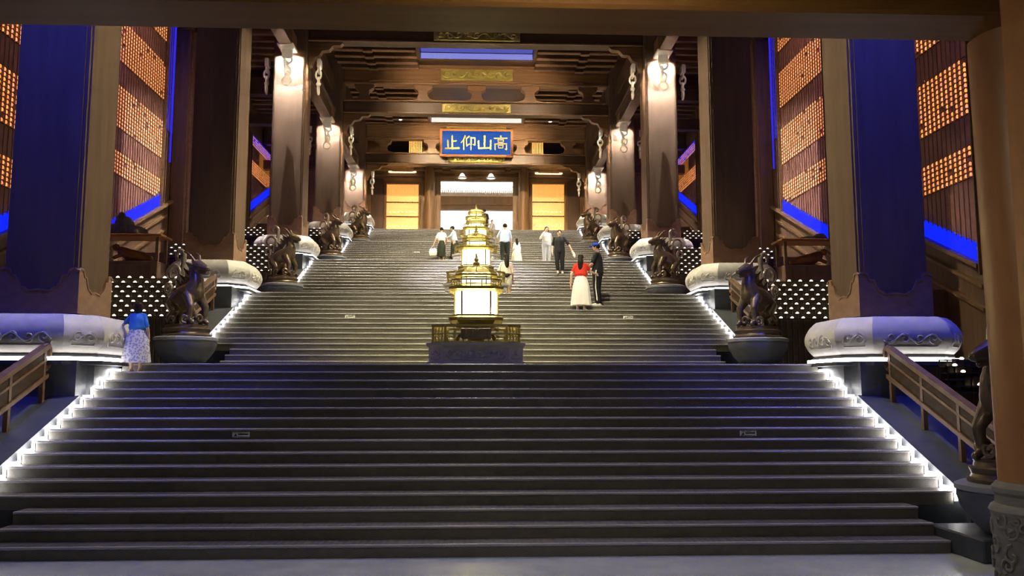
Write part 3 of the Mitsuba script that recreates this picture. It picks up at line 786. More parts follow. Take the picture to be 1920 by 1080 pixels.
def beast_meshes(seed):
    q = random.Random(seed)
    P = lambda x, y, z: (x, y, z)
    body = chain([(P(0.26, 0, 0.30), 0.18), (P(0.20, 0, 0.46), 0.235), (P(0.02, 0, 0.56), 0.235), (P(-0.16, 0, 0.62), 0.205), (P(-0.24, 0, 0.80), 0.135), (P(-0.20, 0, 0.98), 0.105), (P(-0.26, 0, 1.10), 0.11)])
    head = chain([(P(-0.26, 0, 1.10), 0.12), (P(-0.40, 0, 1.06), 0.085), (P(-0.50, 0, 1.03), 0.06)]) + chain([(P(-0.28, 0, 1.02), 0.06), (P(-0.44, 0, 0.95), 0.035)])
    legs = []
    for sy in (-1, 1):
        legs += chain([(P(-0.16, sy * 0.13, 0.55), 0.11), (P(-0.30, sy * 0.17, 0.32), 0.065), (P(-0.26, sy * 0.17, 0.08), 0.05), (P(-0.36, sy * 0.17, 0.035), 0.045)])
        legs += chain([(P(0.24, sy * 0.13, 0.40), 0.14), (P(0.10, sy * 0.20, 0.24), 0.085), (P(0.28, sy * 0.20, 0.12), 0.05), (P(0.16, sy * 0.20, 0.035), 0.05)])
        head += chain([(P(-0.22, sy * 0.06, 1.19), 0.03), (P(-0.14, sy * 0.12, 1.32), 0.024), (P(-0.02, sy * 0.14, 1.38), 0.016)])
        head += chain([(P(-0.20, sy * 0.11, 1.12), 0.03), (P(-0.12, sy * 0.17, 1.16), 0.012)])
        head += [hull((P(-0.36, sy * 0.065, 1.12), 0.026))] if False else [m3.Manifold.sphere(0.026, 10).translate([-0.34, sy * 0.075, 1.125])]
    main = fuse(body + head + legs, 0.035, 5)
    mane = []
    for i in range(9):
        t = i / 8
        x, z = -0.16 + 0.36 * t, 1.10 - 0.42 * t
        mane.append(hull((P(x, 0, z), 0.055), (P(x + 0.10 + 0.04 * q.random(), 0.05 * (-1) ** i, z + 0.13), 0.012)))
    mn = fuse(mane, 0.05, 2)
    tails = []
    for dx, dz, R, a0, sg, y in ((0.42, 1.00, 0.19, -2.4, -1, 0.0), (0.44, 0.70, 0.11, -2.2, -1, -0.1), (0.34, 1.34, 0.12, 2.9, -1, 0.06)):
        sp = spiral(0.95, R, R * 0.55, 22, a0, sg)
        p0 = np.array([[0.26 + 0.02 * i, y * i / 5, 0.42 + i * (dz + sp[0, 1] - 0.42) / 6] for i in range(6)])
        p0[:, 0] = np.linspace(0.26, dx + sp[0, 0], 6)
        pts = np.vstack([p0, np.stack([dx + sp[:, 0], 0 * sp[:, 0] + y, dz + sp[:, 1]], 1)])
        tails.append(tube(pts, np.linspace(0.055, 0.02, len(pts)), 8))
    clouds = []
    for i in range(8):
        a = i * PI / 4
        sp = spiral(1.1, 0.02, 0.085, 16, q.random() * 6)
        clouds.append(tube(np.stack([0.34 * math.cos(a) + sp[:, 0] * math.sin(a), 0.34 * math.sin(a) - sp[:, 0] * math.cos(a), 0.10 + sp[:, 1]], 1), 0.03, 6))
    return [('body', main), ('mane', mn), ('tail', tails[0]), ('tail', tails[1]), ('tail', tails[2]), *[('cloud_scroll', c) for c in clouds]]


BEAST = {}
for v in (1, 2):
    BEAST[v] = beast_meshes(v)
BD = {}
for v in BEAST:
    for s in (-1, 1):
        BD[v, s] = [(n, mikit.ply(m if s > 0 else mirror(m), 'm_palebronze' if n == 'tail' else 'm_bronze', smooth=45)) for n, m in BEAST[v]]
URN = [('bowl', lathe([(0.36, 0.0), (0.40, 0.03), (0.52, 0.16), (0.62, 0.32), (0.655, 0.44), (0.65, 0.50)], 40), 'm_urn'),
       ('rim', lathe([(0.64, 0.50), (0.675, 0.52), (0.675, 0.575), (0.62, 0.60), (0.54, 0.60)], 40), 'm_urnrim'),
       ('bronze_stand', lathe([(0.53, 0.60), (0.545, 0.64), (0.50, 0.66), (0.48, 0.70), (0.50, 0.74), (0.515, 0.77), (0.46, 0.79), (0.45, 0.84), (0.46, 0.86), (0.02, 0.87)], 40), 'm_bronze')]
UD = [(n, mikit.ply(m, b, smooth=35)) for n, m, b in URN]
for k in range(5):
    for s in (-1, 1):
        if k == 0 and s < 0:
            continue
        sd = 'left' if s < 0 else 'right'
        x, y = s * 6.37, STARTY[k] - 0.35
        ph = 0.27 if k == 0 else 0.06
        z = BASEZ[k]
        u = thing('stone_urn', 'round stone urn at the foot of the %s flight on the %s' % (ORD[k], sd), 'urn', 'stone urns beside the stairs')
        obj('plinth', side(bx(5.73, 7.05, y - (0.62 if k else 0.30), y + (0.24 if k else 0.9), z + 0.001, z + ph, 0.02), s), 'm_navy', u)
        to = T().translate([x, y, z + ph])
        for n, d in UD:
            obj(n, d, None, u, to=to)
        b = thing('beast_statue', 'bronze curled beast statue on the %s urn of the %s flight' % (sd, ORD[k]), 'statue', 'bronze beasts on the urns')
        tb = T().translate([x, y, z + ph + 0.868]).rotate([0, 0, 1], s * (20 + 12 * (k % 2))).scale(1.17)
        for n, d in BD[1 + k % 2, s]:
            obj(n, d, None, b, to=tb)

for k in (0, 1, 2):
    for s in (-1, 1):
        sd = 'left' if s < 0 else 'right'
        r = (TOPZ[k] - BASEZ[k]) / NR[k]
        sl = r / TREAD
        yt = TOPY[k] - 1.62
        zt = TOPZ[k] + 0.27
        yl = STARTY[k] + 0.75
        X = 6.98
        f = lambda y, o: zt + sl * (y - yt) + o
        hr = thing('handrail', 'brown panelled handrail climbing the %s cheek of the %s flight' % (sd, ORD[k]), 'handrail', 'wooden handrails beside the stairs')
        bar = lambda o0, o1, w, ya=yl, yb=yt: yz(extr(Polygon([(ya, f(ya, o0)), (yb, f(yb, o0)), (yb, f(yb, o1)), (ya, f(ya, o1))]), w), X - w / 2)
        obj('panel', side(bar(-0.50, -0.07, 0.05), s), 'm_railwood', hr)
        obj('top_rail', side(bar(-0.08, 0.0, 0.13), s), 'm_wallwood', hr)
        obj('lower_rail', side(bar(-0.56, -0.49, 0.11, yl, yt + 0.05), s), 'm_wallwood', hr)
        obj('middle_rail', side(bar(-0.27, -0.23, 0.08), s), 'm_wallwood', hr)
        neck = [(X, yt - 0.05, f(yt - 0.05, -0.04)), (X, yt + 0.07, f(yt, 0.0)), (X, yt + 0.13, f(yt, -0.06)), (X, yt + 0.14, f(yt, -0.2)), (X, yt + 0.11, f(yt, -0.34)), (X, yt + 0.04, f(yt, -0.40))]
        obj('gooseneck', side(tube(np.array(neck), 0.045, 8), s), 'm_wallwood', hr)
        for i in range(4):
            y = yl + 0.1 + (yt - yl - 0.15) * i / 3
            obj('post', side(bx(X - 0.035, X + 0.035, y - 0.035, y + 0.035, BASEZ[k] + (y - STARTY[k] + TREAD) * sl + 0.0, f(y, -0.02)), s), 'm_wallwood', hr)

# ------------------------------------------------------------------ pagoda lanterns along the middle
def octa(hx, hy, c, prof, at):
    return loft([csq(hx * a, hy * a, c * a, z + at[2], at) for a, z in prof])


def lantern(k):
    x, y, z = 0.0, TOPY[k] + 1.85, TOPZ[k]
    at = (x, y, z)
    o = ['nearest', 'second', 'third', 'farthest'][k]
    p = thing('lantern_pedestal', 'carved grey stone pedestal with a low bronze railing under the %s pagoda lantern' % o, 'pedestal', 'stone pedestals on the landings')
    HX, HY, C = 0.98, 0.72, 0.30
    obj('stone_block', octa(HX, HY, C, [(1.0, 0.0), (1.0, 0.07), (0.965, 0.09), (0.965, 0.36), (1.0, 0.385), (1.02, 0.40), (1.02, 0.45)], at), 'm_greystone', p)
    rel = []
    for i, pl in enumerate(scroll_relief(0.58, 0.10, 6, 50)):
        rel.append(tube(np.stack([x + pl[:, 0], 0 * pl[:, 0] + y - HY * 0.965 - 0.004, z + 0.225 + pl[:, 1]], 1), 0.014, 5))
    for s in (-1, 1):
        for pl in scroll_relief(0.13, 0.09, 1, 51):
            cxp, cyp = s * (HX - C / 2) * 0.965, -(HY - C / 2) * 0.965
            dx, dy = 0.7071, s * 0.7071
            rel.append(tube(np.stack([x + cxp + pl[:, 0] * dx, y + cyp + pl[:, 0] * dy - 0.004, z + 0.225 + pl[:, 1]], 1), 0.013, 5))
    obj('relief', cat(rel), 'm_greystone', p)
    rl = obj('railing', cat([loft([csq(0.90, 0.65, 0.27, z + a, (x, y)), csq(0.90, 0.65, 0.27, z + b, (x, y)), csq(0.84, 0.59, 0.25, z + b, (x, y)), csq(0.84, 0.59, 0.25, z + a, (x, y)), csq(0.90, 0.65, 0.27, z + a, (x, y))], cap=False) for a, b in ((0.45, 0.485), (0.62, 0.645), (0.77, 0.82))]), 'm_lanternbronze', p)
    ring = csq(0.87, 0.62, 0.26, 0)
    ms = []
    for i in range(8):
        a, b = ring[i], ring[(i + 1) % 8]
        n = 7 if np.linalg.norm(a - b) > 0.6 else 4
        for j in range(n):
            q = a + (b - a) * j / n
            w = 0.022 if j == 0 else 0.011
            obj('post' if j == 0 else 'baluster', bx(x + q[0] - w, x + q[0] + w, y + q[1] - w, y + q[1] + w, z + 0.45, z + 0.80), 'm_lanternbronze', rl)
    plq = [bx(x - 0.30, x + 0.30, y - 0.675, y - 0.655, z + 0.52, z + 0.74, 0.008)]
    for i in range(11):
        plq.append(bx(x - 0.27 + 0.05 * i, x - 0.245 + 0.05 * i, y - 0.688, y - 0.674, z + 0.55, z + 0.71, 0.004))
    obj('front_grille', cat(plq), 'm_bronze', rl)
    t = thing('pagoda_lantern', '%s glowing bronze pagoda lantern on the centre line of the stairs' % o, 'lantern', 'pagoda lanterns on the landings')
    B = 'm_lanternbronze'
    feet = []
    for i in range(4):
        a = PI / 4 + i * PI / 2
        feet.append(tube(np.array([[x + r * math.cos(a) * 1.15, y + r * math.sin(a) * 0.9, z + h] for r, h in ((0.30, 0.66), (0.42, 0.62), (0.47, 0.54), (0.43, 0.48), (0.50, 0.455))]), 0.03, 6))
    for ft in feet:
        obj('foot', ft, B, t)
    obj('base', octa(0.50, 0.50, 0.15, [(0.55, 0.66), (0.70, 0.76), (0.98, 0.85), (1.10, 0.91), (1.10, 0.97), (1.0, 1.0)], at), B, t)
    obj('core', octa(0.17, 0.17, 0.05, [(1.0, 0.45), (1.0, 0.63)], at), B, t)

    def storey(z0, z1, h, c, name, e, w):
        r0 = csq(h, h, c, z + z0, (x, y))
        frame = [octa(h * 1.05, h * 1.05, c * 1.05, [(1.0, z0 - 0.02), (1.0, z0 + 0.02)], at), octa(h * 1.05, h * 1.05, c * 1.05, [(1.0, z1 - 0.02), (1.0, z1 + 0.02)], at)]
        g = obj(name, octa(h * 0.96, h * 0.96, c * 0.96, [(1.0, z0 + 0.02), (1.0, z1 - 0.02)], at), 'm_lamp', t, emit=e, w=w)
        for i in range(8):
            a = r0[i]
            frame.append(bx(a[0] - 0.013, a[0] + 0.013, a[1] - 0.013, a[1] + 0.013, z + z0, z + z1))
        obj('frame', cat(frame), B, t)
        return g

    e = 28.0 if k == 0 else 13.0
    g = storey(1.02, 1.52, 0.44, 0.15, 'lit_glass', (e, e * 0.88, e * 0.42), 2.0 if k == 0 else 1.0)
    obj('eave', octa(0.56, 0.56, 0.17, [(0.82, 1.50), (0.98, 1.55), (1.0, 1.60), (0.90, 1.62), (0.72, 1.66)], at), B, t)
    storey(1.67, 1.82, 0.30, 0.10, 'lit_glass', (e * 0.7, e * 0.6, e * 0.25), 0.3)
    bal = []
    rr = csq(0.50, 0.50, 0.16, 0)
    for i in range(8):
        a, b = rr[i], rr[(i + 1) % 8]
        for j in range(3):
            q = a + (b - a) * j / 3
            bal.append(bx(x + q[0] - 0.008, x + q[0] + 0.008, y + q[1] - 0.008, y + q[1] + 0.008, z + 1.60, z + 1.74))
    bal.append(loft([csq(0.51, 0.51, 0.165, z + 1.73, (x, y)), csq(0.51, 0.51, 0.165, z + 1.755, (x, y)), csq(0.49, 0.49, 0.155, z + 1.755, (x, y)), csq(0.49, 0.49, 0.155, z + 1.73, (x, y)), csq(0.51, 0.51, 0.165, z + 1.73, (x, y))], cap=False))
    obj('balcony', cat(bal), B, t)
    obj('roof', octa(0.42, 0.42, 0.13, [(0.80, 1.82), (1.0, 1.84), (1.02, 1.87), (0.92, 1.90), (0.84, 1.96), (0.60, 2.02), (0.18, 2.06), (0.12, 2.12)], at), B, t)
    rb = []
    for i in range(16):
        a = i * PI / 8
        rb.append(tube(np.array([[x + r * math.cos(a), y + r * math.sin(a), z + h] for r, h in ((0.38, 1.905), (0.34, 1.965), (0.24, 2.02), (0.08, 2.065))]), 0.012, 5))
    obj('roof_rib', cat(rb), B, t)
    obj('finial', lathe([(0.06, 2.10), (0.075, 2.14), (0.03, 2.17), (0.055, 2.21), (0.025, 2.25), (0.012, 2.34)], 14, at), 'm_gold', t, smooth=35)


for k in range(4):
    lantern(k)

# ------------------------------------------------------------------ lamp racks and their lamps
LAMP = mikit.ply(lathe([(0.026, 0.0), (0.042, 0.012), (0.040, 0.022), (0.028, 0.038), (0.012, 0.048)], 9), 'm_white', smooth=50)
LAMP_E = {'emitter': {'type': 'area', 'radiance': {'type': 'rgb', 'value': [2.4 * LS, 2.0 * LS, 1.45 * LS]}, 'sampling_weight': 0.0}}


NTH = 'first second third fourth fifth sixth seventh eighth ninth tenth eleventh twelfth thirteenth fourteenth fifteenth sixteenth'.split()


def rack(s, k, y, x0, x1, nrow, ztop, spots):
    sd = 'left' if s < 0 else 'right'
    nm = ['ground floor', 'lowest landing', 'second landing', 'third landing'][k]
    zf = BASEZ[k] if k else 0.0
    t = thing('lamp_rack', 'dark stepped rack of small lamps in the %s aisle at the %s' % (sd, nm), 'rack', 'lamp racks in the aisles')
    sh, ps = [], []
    for i in range(nrow):
        z = ztop - 0.109 * i
        sh.append(bx(x0, x1, y - 0.05 - 0.012 * i, y + 0.10 - 0.012 * i, z - 0.016, z - 0.002))
    n = max(2, int((x1 - x0) / 0.13))
    for i in range(n + 1):
        x = x0 + (x1 - x0) * i / n
        ps.append(bx(x - 0.011, x + 0.011, y + 0.10, y + 0.125, zf, ztop))
    obj('shelf', side(cat(sh), s), 'm_dark', t)
    obj('upright', side(cat(ps), s), 'm_bronze', t)
    tag(t + '__upright', kind='stuff')
    obj('back_board', side(bx(x0, x1, y + 0.13, y + 0.16, zf, ztop + 0.02), s), 'm_darkwood', t)
    obj('base', side(bx(x0 - 0.03, x1 + 0.03, y - 0.2, y + 0.18, zf + 0.001, zf + 0.08, 0.01), s), 'm_navy', t)
    for i in range(nrow):
        z = ztop - 0.109 * i
        j = 0
        while True:
            x = x0 + 0.08 + 0.262 * j + (0.131 if i % 2 else 0)
            j += 1
            if x > x1 - 0.03:
                break
            if spots and not spots(i, x):
                continue
            key = free('votive_lamp')
            scene[key] = {**LAMP, **LAMP_E, 'to_world': T().translate([s * x, y + 0.02 - 0.012 * i, z])}
            tag(key, '%s white lamp from the stairs, %s row of the %s aisle rack, %s' % (NTH[j - 1], NTH[i], sd, nm), 'lamp', 'lamps on the %s rack, %s' % (sd, nm))


for s in (-1, 1):
    rack(s, 1, 19.62, 6.72, 8.50, 9, 4.42, None)
    rack(s, 2, 28.75, 6.80, 10.25, 9, 6.66, lambda i, x: x < 7.8 or (x > 9.3 and i < 4))
    rack(s, 3, 37.9, 6.85, 10.35, 9, 8.92, lambda i, x: (x > 9.3 or x < 7.4) and i < 4)
rack(1, 0, 14.22, 7.88, 9.0, 6, 2.44, lambda i, x: (i == 0 and x < 8.7) or (i == 1 and x < 8.2) or (i == 2 and 8.0 < x < 8.4) or (i == 4 and 8.3 < x < 8.7))

# ------------------------------------------------------------------ display cases on the first terrace
for s in (-1, 1):
    sd = 'left' if s < 0 else 'right'
    y, z0 = 23.7, TOPZ[1]
    t = thing('display_case', 'timber and glass display case on the terrace behind the lamps, %s aisle' % sd, 'display case', 'display cases in the aisles')
    obj('cabinet', side(cat([bx(8.6, 11.6, y - 0.35, y + 0.35, z0 + 0.001, z0 + 0.70, 0.02), bx(8.75, 11.45, y - 0.37, y - 0.34, z0 + 0.12, z0 + 0.60, 0.01)]), s), 'm_wallwood', t)
    for xa, ya in ((8.6, -0.35), (10.06, -0.35), (11.52, -0.35), (8.6, 0.27), (11.52, 0.27)):
        obj('post', side(bx(xa, xa + 0.08, y + ya, y + ya + 0.08, z0 + 0.7, z0 + 1.36), s), 'm_wood', t)
    obj('top', side(bx(8.5, 11.7, y - 0.42, y + 0.42, z0 + 1.36, z0 + 1.44, 0.02), s), 'm_copper', t)
    obj('glass_pane', side(bx(8.68, 11.52, y - 0.315, y - 0.31, z0 + 0.7, z0 + 1.36), s), 'm_glass', t)
    fig = fuse(chain([((8.95, y, z0 + 0.80), 0.10), ((9.2, y, z0 + 0.86), 0.15), ((9.5, y, z0 + 0.92), 0.17), ((9.72, y, z0 + 1.02), 0.12)]) + [m3.Manifold.sphere(0.10, 14).translate([9.86, y, z0 + 1.12])] + chain([((9.6, y - 0.05, z0 + 0.95), 0.07), ((9.85, y - 0.12, z0 + 0.82), 0.05)]), 0.05, 4)
    rf = obj('reclining_figure', side(fig, s), 'm_copper', smooth=50)
    tag(rf, 'copper coloured reclining figure inside the %s display case' % sd, 'figurine', 'figures in the display cases')
    rk = [m3.Manifold.sphere(1.0, 14).scale([a, 0.28, h]).translate([xx, y, z0 + 1.44 + 0.3 * h]) for xx, a, h in ((9.35, 0.34, 0.22), (9.62, 0.24, 0.42), (9.75, 0.16, 0.52), (9.95, 0.30, 0.26))] if s < 0 else [m3.Manifold.sphere(1.0, 14).scale([a, 0.24, h]).translate([xx, y, z0 + 1.44 + 0.3 * h]) for xx, a, h in ((9.5, 0.34, 0.10), (9.75, 0.2, 0.16))]
    rm = m3.Manifold.batch_boolean(rk, m3.OpType.Add).trim_by_plane([0, 0, 1], z0 + 1.445).refine_to_length(0.08).to_mesh()
    v = np.array(rm.vert_properties[:, :3])
    import meshkit
    v += (meshkit.fbm(v * 6, 3)[:, None] - 0.5) * 0.10 * np.array([1, 1, 1]) * (v[:, 2:3] > z0 + 1.5)
    ro = obj('rock_ornament', side(trimesh.Trimesh(v, np.array(rm.tri_verts), process=False), s), 'm_rock', smooth=30)
    tag(ro, 'dark craggy ornament standing on top of the %s display case' % sd, 'ornament', 'ornaments on the display cases')

# ------------------------------------------------------------------ small plaques on the risers
for i, (k, n, x) in enumerate(((0, 8, -3.55), (0, 8, 4.22), (1, 9, -3.33), (1, 9, 4.08), (2, 2, -3.05), (3, 2, -1.35), (3, 9, -2.85))):
    r = (TOPZ[k] - BASEZ[k]) / NR[k]
    y, z = STARTY[k] + (n) * TREAD + 0.008, BASEZ[k] + n * r + r * 0.45
    p = thing('step_plaque', 'small pale warning plaque on a riser of the %s flight, %s side' % (ORD[k], 'left' if x < 0 else 'right') + (' near its foot' if i == 5 else ' near its head' if i == 6 else ''), 'plaque', 'plaques on the risers')
    obj('plate', bx(x - 0.13, x + 0.13, y - 0.008, y + 0.003, z - 0.042, z + 0.042, 0.003), 'm_white', p)
    lg = [bx(x - 0.115, x + 0.115, y - 0.011, y - 0.007, z + 0.028, z + 0.034), bx(x - 0.115, x + 0.115, y - 0.011, y - 0.007, z - 0.034, z - 0.028), bx(x - 0.045, x + 0.11, y - 0.011, y - 0.007, z - 0.004, z + 0.016), xz(extr(Polygon([(-0.105, -0.022), (-0.06, -0.022), (-0.075, 0.02)]), 0.004), y - 0.007).apply_translation((x, 0, z))]
    obj('print', cat(lg), 'm_dark', p)

# ------------------------------------------------------------------ people
def cloth(name, rgb, rough=0.8):
    if name not in scene:
        mat(name, rgb, rough, spec=0.2, sheen=0.3)
    return name


mat('m_skin', (0.62, 0.40, 0.30), 0.5)
mat('m_hair', (0.018, 0.014, 0.012), 0.7, spec=0.15)
cloth('c_white', (0.80, 0.79, 0.77)); cloth('c_black', (0.018, 0.018, 0.020)); cloth('c_red', (0.62, 0.045, 0.03)); cloth('c_blue', (0.05, 0.20, 0.56))
cloth('c_lightblue', (0.48, 0.58, 0.72)); cloth('c_cream', (0.78, 0.77, 0.64)); cloth('c_pink', (0.68, 0.58, 0.56)); cloth('c_grey', (0.55, 0.56, 0.60)); cloth('c_cap', (0.02, 0.06, 0.55)); cloth('c_dgreen', (0.030, 0.036, 0.026))


def floral(p, n, uv):
    a, b, c = voronoi(p.x * 22 + p.y * 13, p.z * 22)
    return mix((0.60, 0.58, 0.60), (0.30, 0.30, 0.38), smoothstep(0.45, 0.25, a))


cloth('c_floral', floral)


def rotz(p, a):
    return np.array([p[0] * math.cos(a) - p[1] * math.sin(a), p[0] * math.sin(a) + p[1] * math.cos(a), p[2]])


def person(label, at, yaw, H, top='c_white', bottom=('pants', 'c_black', 0.07), shoes='m_white', hair='short', pose=None, sleeves=0.45, top_hem=0.53, lean=0.0, group=None, slim=1.0, headturn=(0, 0), fem=True, cap=None, shorts=None, stripe=None, floor_z=None):
    """local frame: x = the person's right, y = forward, z up, unit height; pose overrides joints"""
    J = {'hip': (0.055, 0, 0.52), 'knee': (0.060, 0.012, 0.285), 'ankle': (0.060, -0.010, 0.05), 'shoulder': (0.090 if fem else 0.108, -0.004, 0.802), 'elbow': (0.122 if fem else 0.142, -0.015, 0.630), 'wrist': (0.138 if fem else 0.158, 0.03, 0.480)}
    P = {}
    for sd, sg in (('r', 1), ('l', -1)):
        for j, (x, y, z) in J.items():
            P[j + sd] = np.array([sg * x, y, z])
    for kk, v in (pose or {}).items():
        P[kk] = np.array(v, float)
    P['pelvis'], P['waist'], P['chest'], P['neck'], P['head'] = np.array([0, 0, 0.535]), np.array([0, 0.0, 0.62]), np.array([0, 0.004, 0.745]), np.array([0, 0.0, 0.845]), np.array([0, 0.012 + headturn[1] * 0.03, 0.928])
    if lean:
        for kk in P:
            z = P[kk][2]
            if z > 0.53:
                P[kk] = P[kk] + np.array([0, lean * (z - 0.53), -abs(lean) * 0.10 * (z - 0.53)])
    S = slim
    W = lambda p: tuple(rotz(np.array(p) * H, yaw) + np.array(at))

    def B(*a):
        return [hull(*[(W(p), r * H) for p, r in pr]) for pr in zip(a[:-1], a[1:])]

    def E(c, rx, ry, rz, rot=0.0):
        m = m3.Manifold.sphere(1.0, 18).scale([rx * H, ry * H, rz * H]).rotate([0, 0, math.degrees(yaw + rot)]).translate(list(W(c)))
        return m

    sk = B((P['pelvis'], 0.07 * S), (P['waist'], 0.062 * S), (P['chest'], 0.068 * S))
    for sg in (-1, 1):
        sk += B((P['pelvis'] + [sg * 0.045, 0, 0], 0.062 * S), (P['chest'] + [sg * 0.045, 0, 0], 0.055 * S))
    sk += B((P['chest'], 0.055), (P['neck'], 0.030), (P['head'] - [0, 0.004, 0.02], 0.032))
    hd = P['head']
    hr = headturn[0]
    sk += [E(hd, 0.046, 0.056, 0.063, hr), E(hd - [0, 0, 0.018], 0.039, 0.048, 0.050, hr)]
    hf = lambda x, y, z: hd + rotz(np.array([x, y, z]), hr)
    sk += B((hf(0, 0.048, 0.004), 0.007), (hf(0, 0.060, -0.012), 0.009))
    for sg in (-1, 1):
        sk.append(E(hf(sg * 0.045, -0.004, -0.006), 0.006, 0.011, 0.017, hr))
    for sd, sg in (('r', 1), ('l', -1)):
        sk += B((P['shoulder' + sd], 0.028), (P['elbow' + sd], 0.023), (P['wrist' + sd], 0.0165))
        sk += B((P['neck'] - [0, 0.002, 0.035], 0.030), (P['shoulder' + sd], 0.029))
        sk += B((P['hip' + sd], 0.058 * S), (P['knee' + sd], 0.035), (P['ankle' + sd], 0.023))
        sk += B((P['knee' + sd] - [0, 0.012, 0.06], 0.031), (P['ankle' + sd], 0.022))
        sk += B((P['ankle' + sd] - [0, 0.02, 0.028], 0.018), (P['ankle' + sd] + [sg * 0.008, 0.075, -0.034], 0.016))
        d = P['wrist' + sd] - P['elbow' + sd]
        d /= np.linalg.norm(d)
        u = np.cross(d, [1.0, 0.0, 0.2])
        u /= np.linalg.norm(u)
        nrm = np.cross(d, u)
        pw = P['wrist' + sd] + d * 0.045
        sk += [hull((W(P['wrist' + sd]), 0.015 * H), (W(pw + u * 0.015), 0.010 * H), (W(pw - u * 0.015), 0.010 * H))]
        for i, fl_ in enumerate((0.040, 0.046, 0.043, 0.034)):
            b0 = pw + u * (0.0165 - 0.011 * i)
            b1 = b0 + d * fl_ * 0.55 + nrm * 0.004 * sg
            b2 = b1 + d * fl_ * 0.45 + nrm * 0.012 * sg
            sk += B((b0, 0.0062), (b1, 0.0056), (b2, 0.0048))
        th = P['wrist' + sd] + d * 0.02 + u * 0.014
        sk += B((th, 0.008), (th + u * 0.016 + d * 0.018, 0.0066), (th + u * 0.018 + d * 0.038, 0.0056))
    t = thing('person', label, 'person', group)
    obj('body', fuse(sk, 0.016 * H, 4), 'm_skin', t, smooth=60)
    # eyes
    obj('eyes', cat([moved(trimesh.creation.icosphere(1, 0.0075 * H), W(hf(sg * 0.018, 0.047, 0.008))) for sg in (-1, 1)]), 'm_dark', t)
    # top
    if top:
        tp = []
        hz = top_hem
        for sg in (-1, 1):
            tp += B((np.array([sg * 0.048, 0.0, hz + 0.06]) + [0, lean * max(0, hz - 0.47), 0], 0.072 * S), (P['waist'] + [sg * 0.042, 0, 0], 0.071 * S), (P['chest'] + [sg * 0.045, 0, 0], 0.067 * S), (P['chest'] + [sg * 0.050, -0.002, 0.04], 0.050))
            tp += B((P['neck'] - [0, 0.004, 0.030], 0.036), (P['shoulder' + ('r' if sg > 0 else 'l')], 0.034))
        tp += B((np.array([0, 0, hz + 0.06]) + [0, lean * max(0, hz - 0.47), 0], 0.094 * S), (P['waist'], 0.086 * S), (P['chest'], 0.078 * S), (P['chest'] + [0, 0, 0.055], 0.060))
        for sd in 'rl':
            e, sh, wr = P['elbow' + sd], P['shoulder' + sd], P['wrist' + sd]
            if sleeves <= 0.5:
                tp += B((sh, 0.035), (sh + (e - sh) * sleeves * 2, 0.034))
            else:
                tp += B((sh, 0.035), (e, 0.032), (e + (wr - e) * (sleeves - 0.5) * 2, 0.028))
        mm = m3.Manifold.batch_boolean(tp, m3.OpType.Add).trim_by_plane([0, 0, 1], float(at[2] + hz * H))
        # neck opening
        mm = mm - m3.Manifold.sphere(0.036 * H, 14).translate(list(W(P['neck'] + [0, 0.010, 0.024])))
        mm = mm.refine_to_length(0.02 * H).to_mesh()
        g = trimesh.Trimesh(np.array(mm.vert_properties[:, :3]), np.array(mm.tri_verts), process=False)
        trimesh.smoothing.filter_taubin(g, lamb=0.5, nu=0.53, iterations=3)
        obj('top', g, top, t, smooth=50)
    kind, bc, hem = bottom
    if kind == 'pants' or kind == 'shorts':
        pt = B((P['pelvis'] + [0, 0, -0.045], 0.062 * S), (P['pelvis'], 0.088 * S), (np.array([0, 0, 0.60]), 0.082 * S))
        for sd, sg in (('r', 1), ('l', -1)):
            end = P['ankle' + sd] + [0, 0, hem - 0.05]
            if kind == 'shorts':
                end = P['hip' + sd] + (P['knee' + sd] - P['hip' + sd]) * hem
                pt += B((np.array([sg * 0.045, 0, 0.60]), 0.066 * S), (P['hip' + sd], 0.072 * S), (end, 0.066 * S))
            else:
                wd = 0.046 if kind == 'pants' else 0.06
                pt += B((np.array([sg * 0.045, 0, 0.60]), 0.066 * S), (P['hip' + sd], 0.070 * S), (P['knee' + sd], 0.048 * S), (end, 0.040 * S))
        obj('trousers' if kind == 'pants' else 'shorts', fuse(pt, 0.024 * H, 3), bc, t, smooth=50)
        if stripe:
            for sd, sg in (('r', 1), ('l', -1)):
                obj('stripe', tube(np.array([W(P['hip' + sd] + [sg * 0.066, 0.0, 0.03]), W(P['knee' + sd] + [sg * 0.042, 0.0, 0]), W(P['ankle' + sd] + [sg * 0.034, 0.0, 0.03])]), 0.012 * H, 6), stripe, t)
    else:
        rings = []
        nseg = 48
        for i in range(9):
            f = i / 8
            z = 0.63 + (hem - 0.63) * f
            rx = (0.085 + (0.040 if kind == 'skirt' else 0.02) * min(1, f * 3) + (0.055 if kind == 'skirt' else 0.015) * f) * S
            ry = (0.070 + 0.030 * min(1, f * 3) + (0.050 if kind == 'skirt' else 0.012) * f) * S
            a = np.arange(nseg) * 2 * PI / nseg
            rp = 1 + 0.06 * f * np.sin(a * 11 + 1.3)
            rings.append(np.array([W((rx * c * q, ry * s_ * q, z)) for c, s_, q in zip(np.cos(a), np.sin(a), rp)]))
        obj('skirt', loft(rings[::-1]), bc, t, smooth=40)
    # shoes
    for sd, sg in (('r', 1), ('l', -1)):
        a = P['ankle' + sd]
        obj('shoe', fuse([hull((W(a + [0, -0.026, -0.030]), 0.021 * H), (W(a + [0, 0.02, -0.022]), 0.024 * H), (W(a + [sg * 0.010, 0.080, -0.034]), 0.018 * H))], 0.02 * H, 2).apply_translation((0, 0, 0.002)), shoes, t, smooth=50)
    # hair
    hm = [E(hf(0, -0.008, 0.014), 0.053, 0.060, 0.060, hr) - E(hf(0, 0.054, -0.022), 0.044, 0.042, 0.058, hr)]
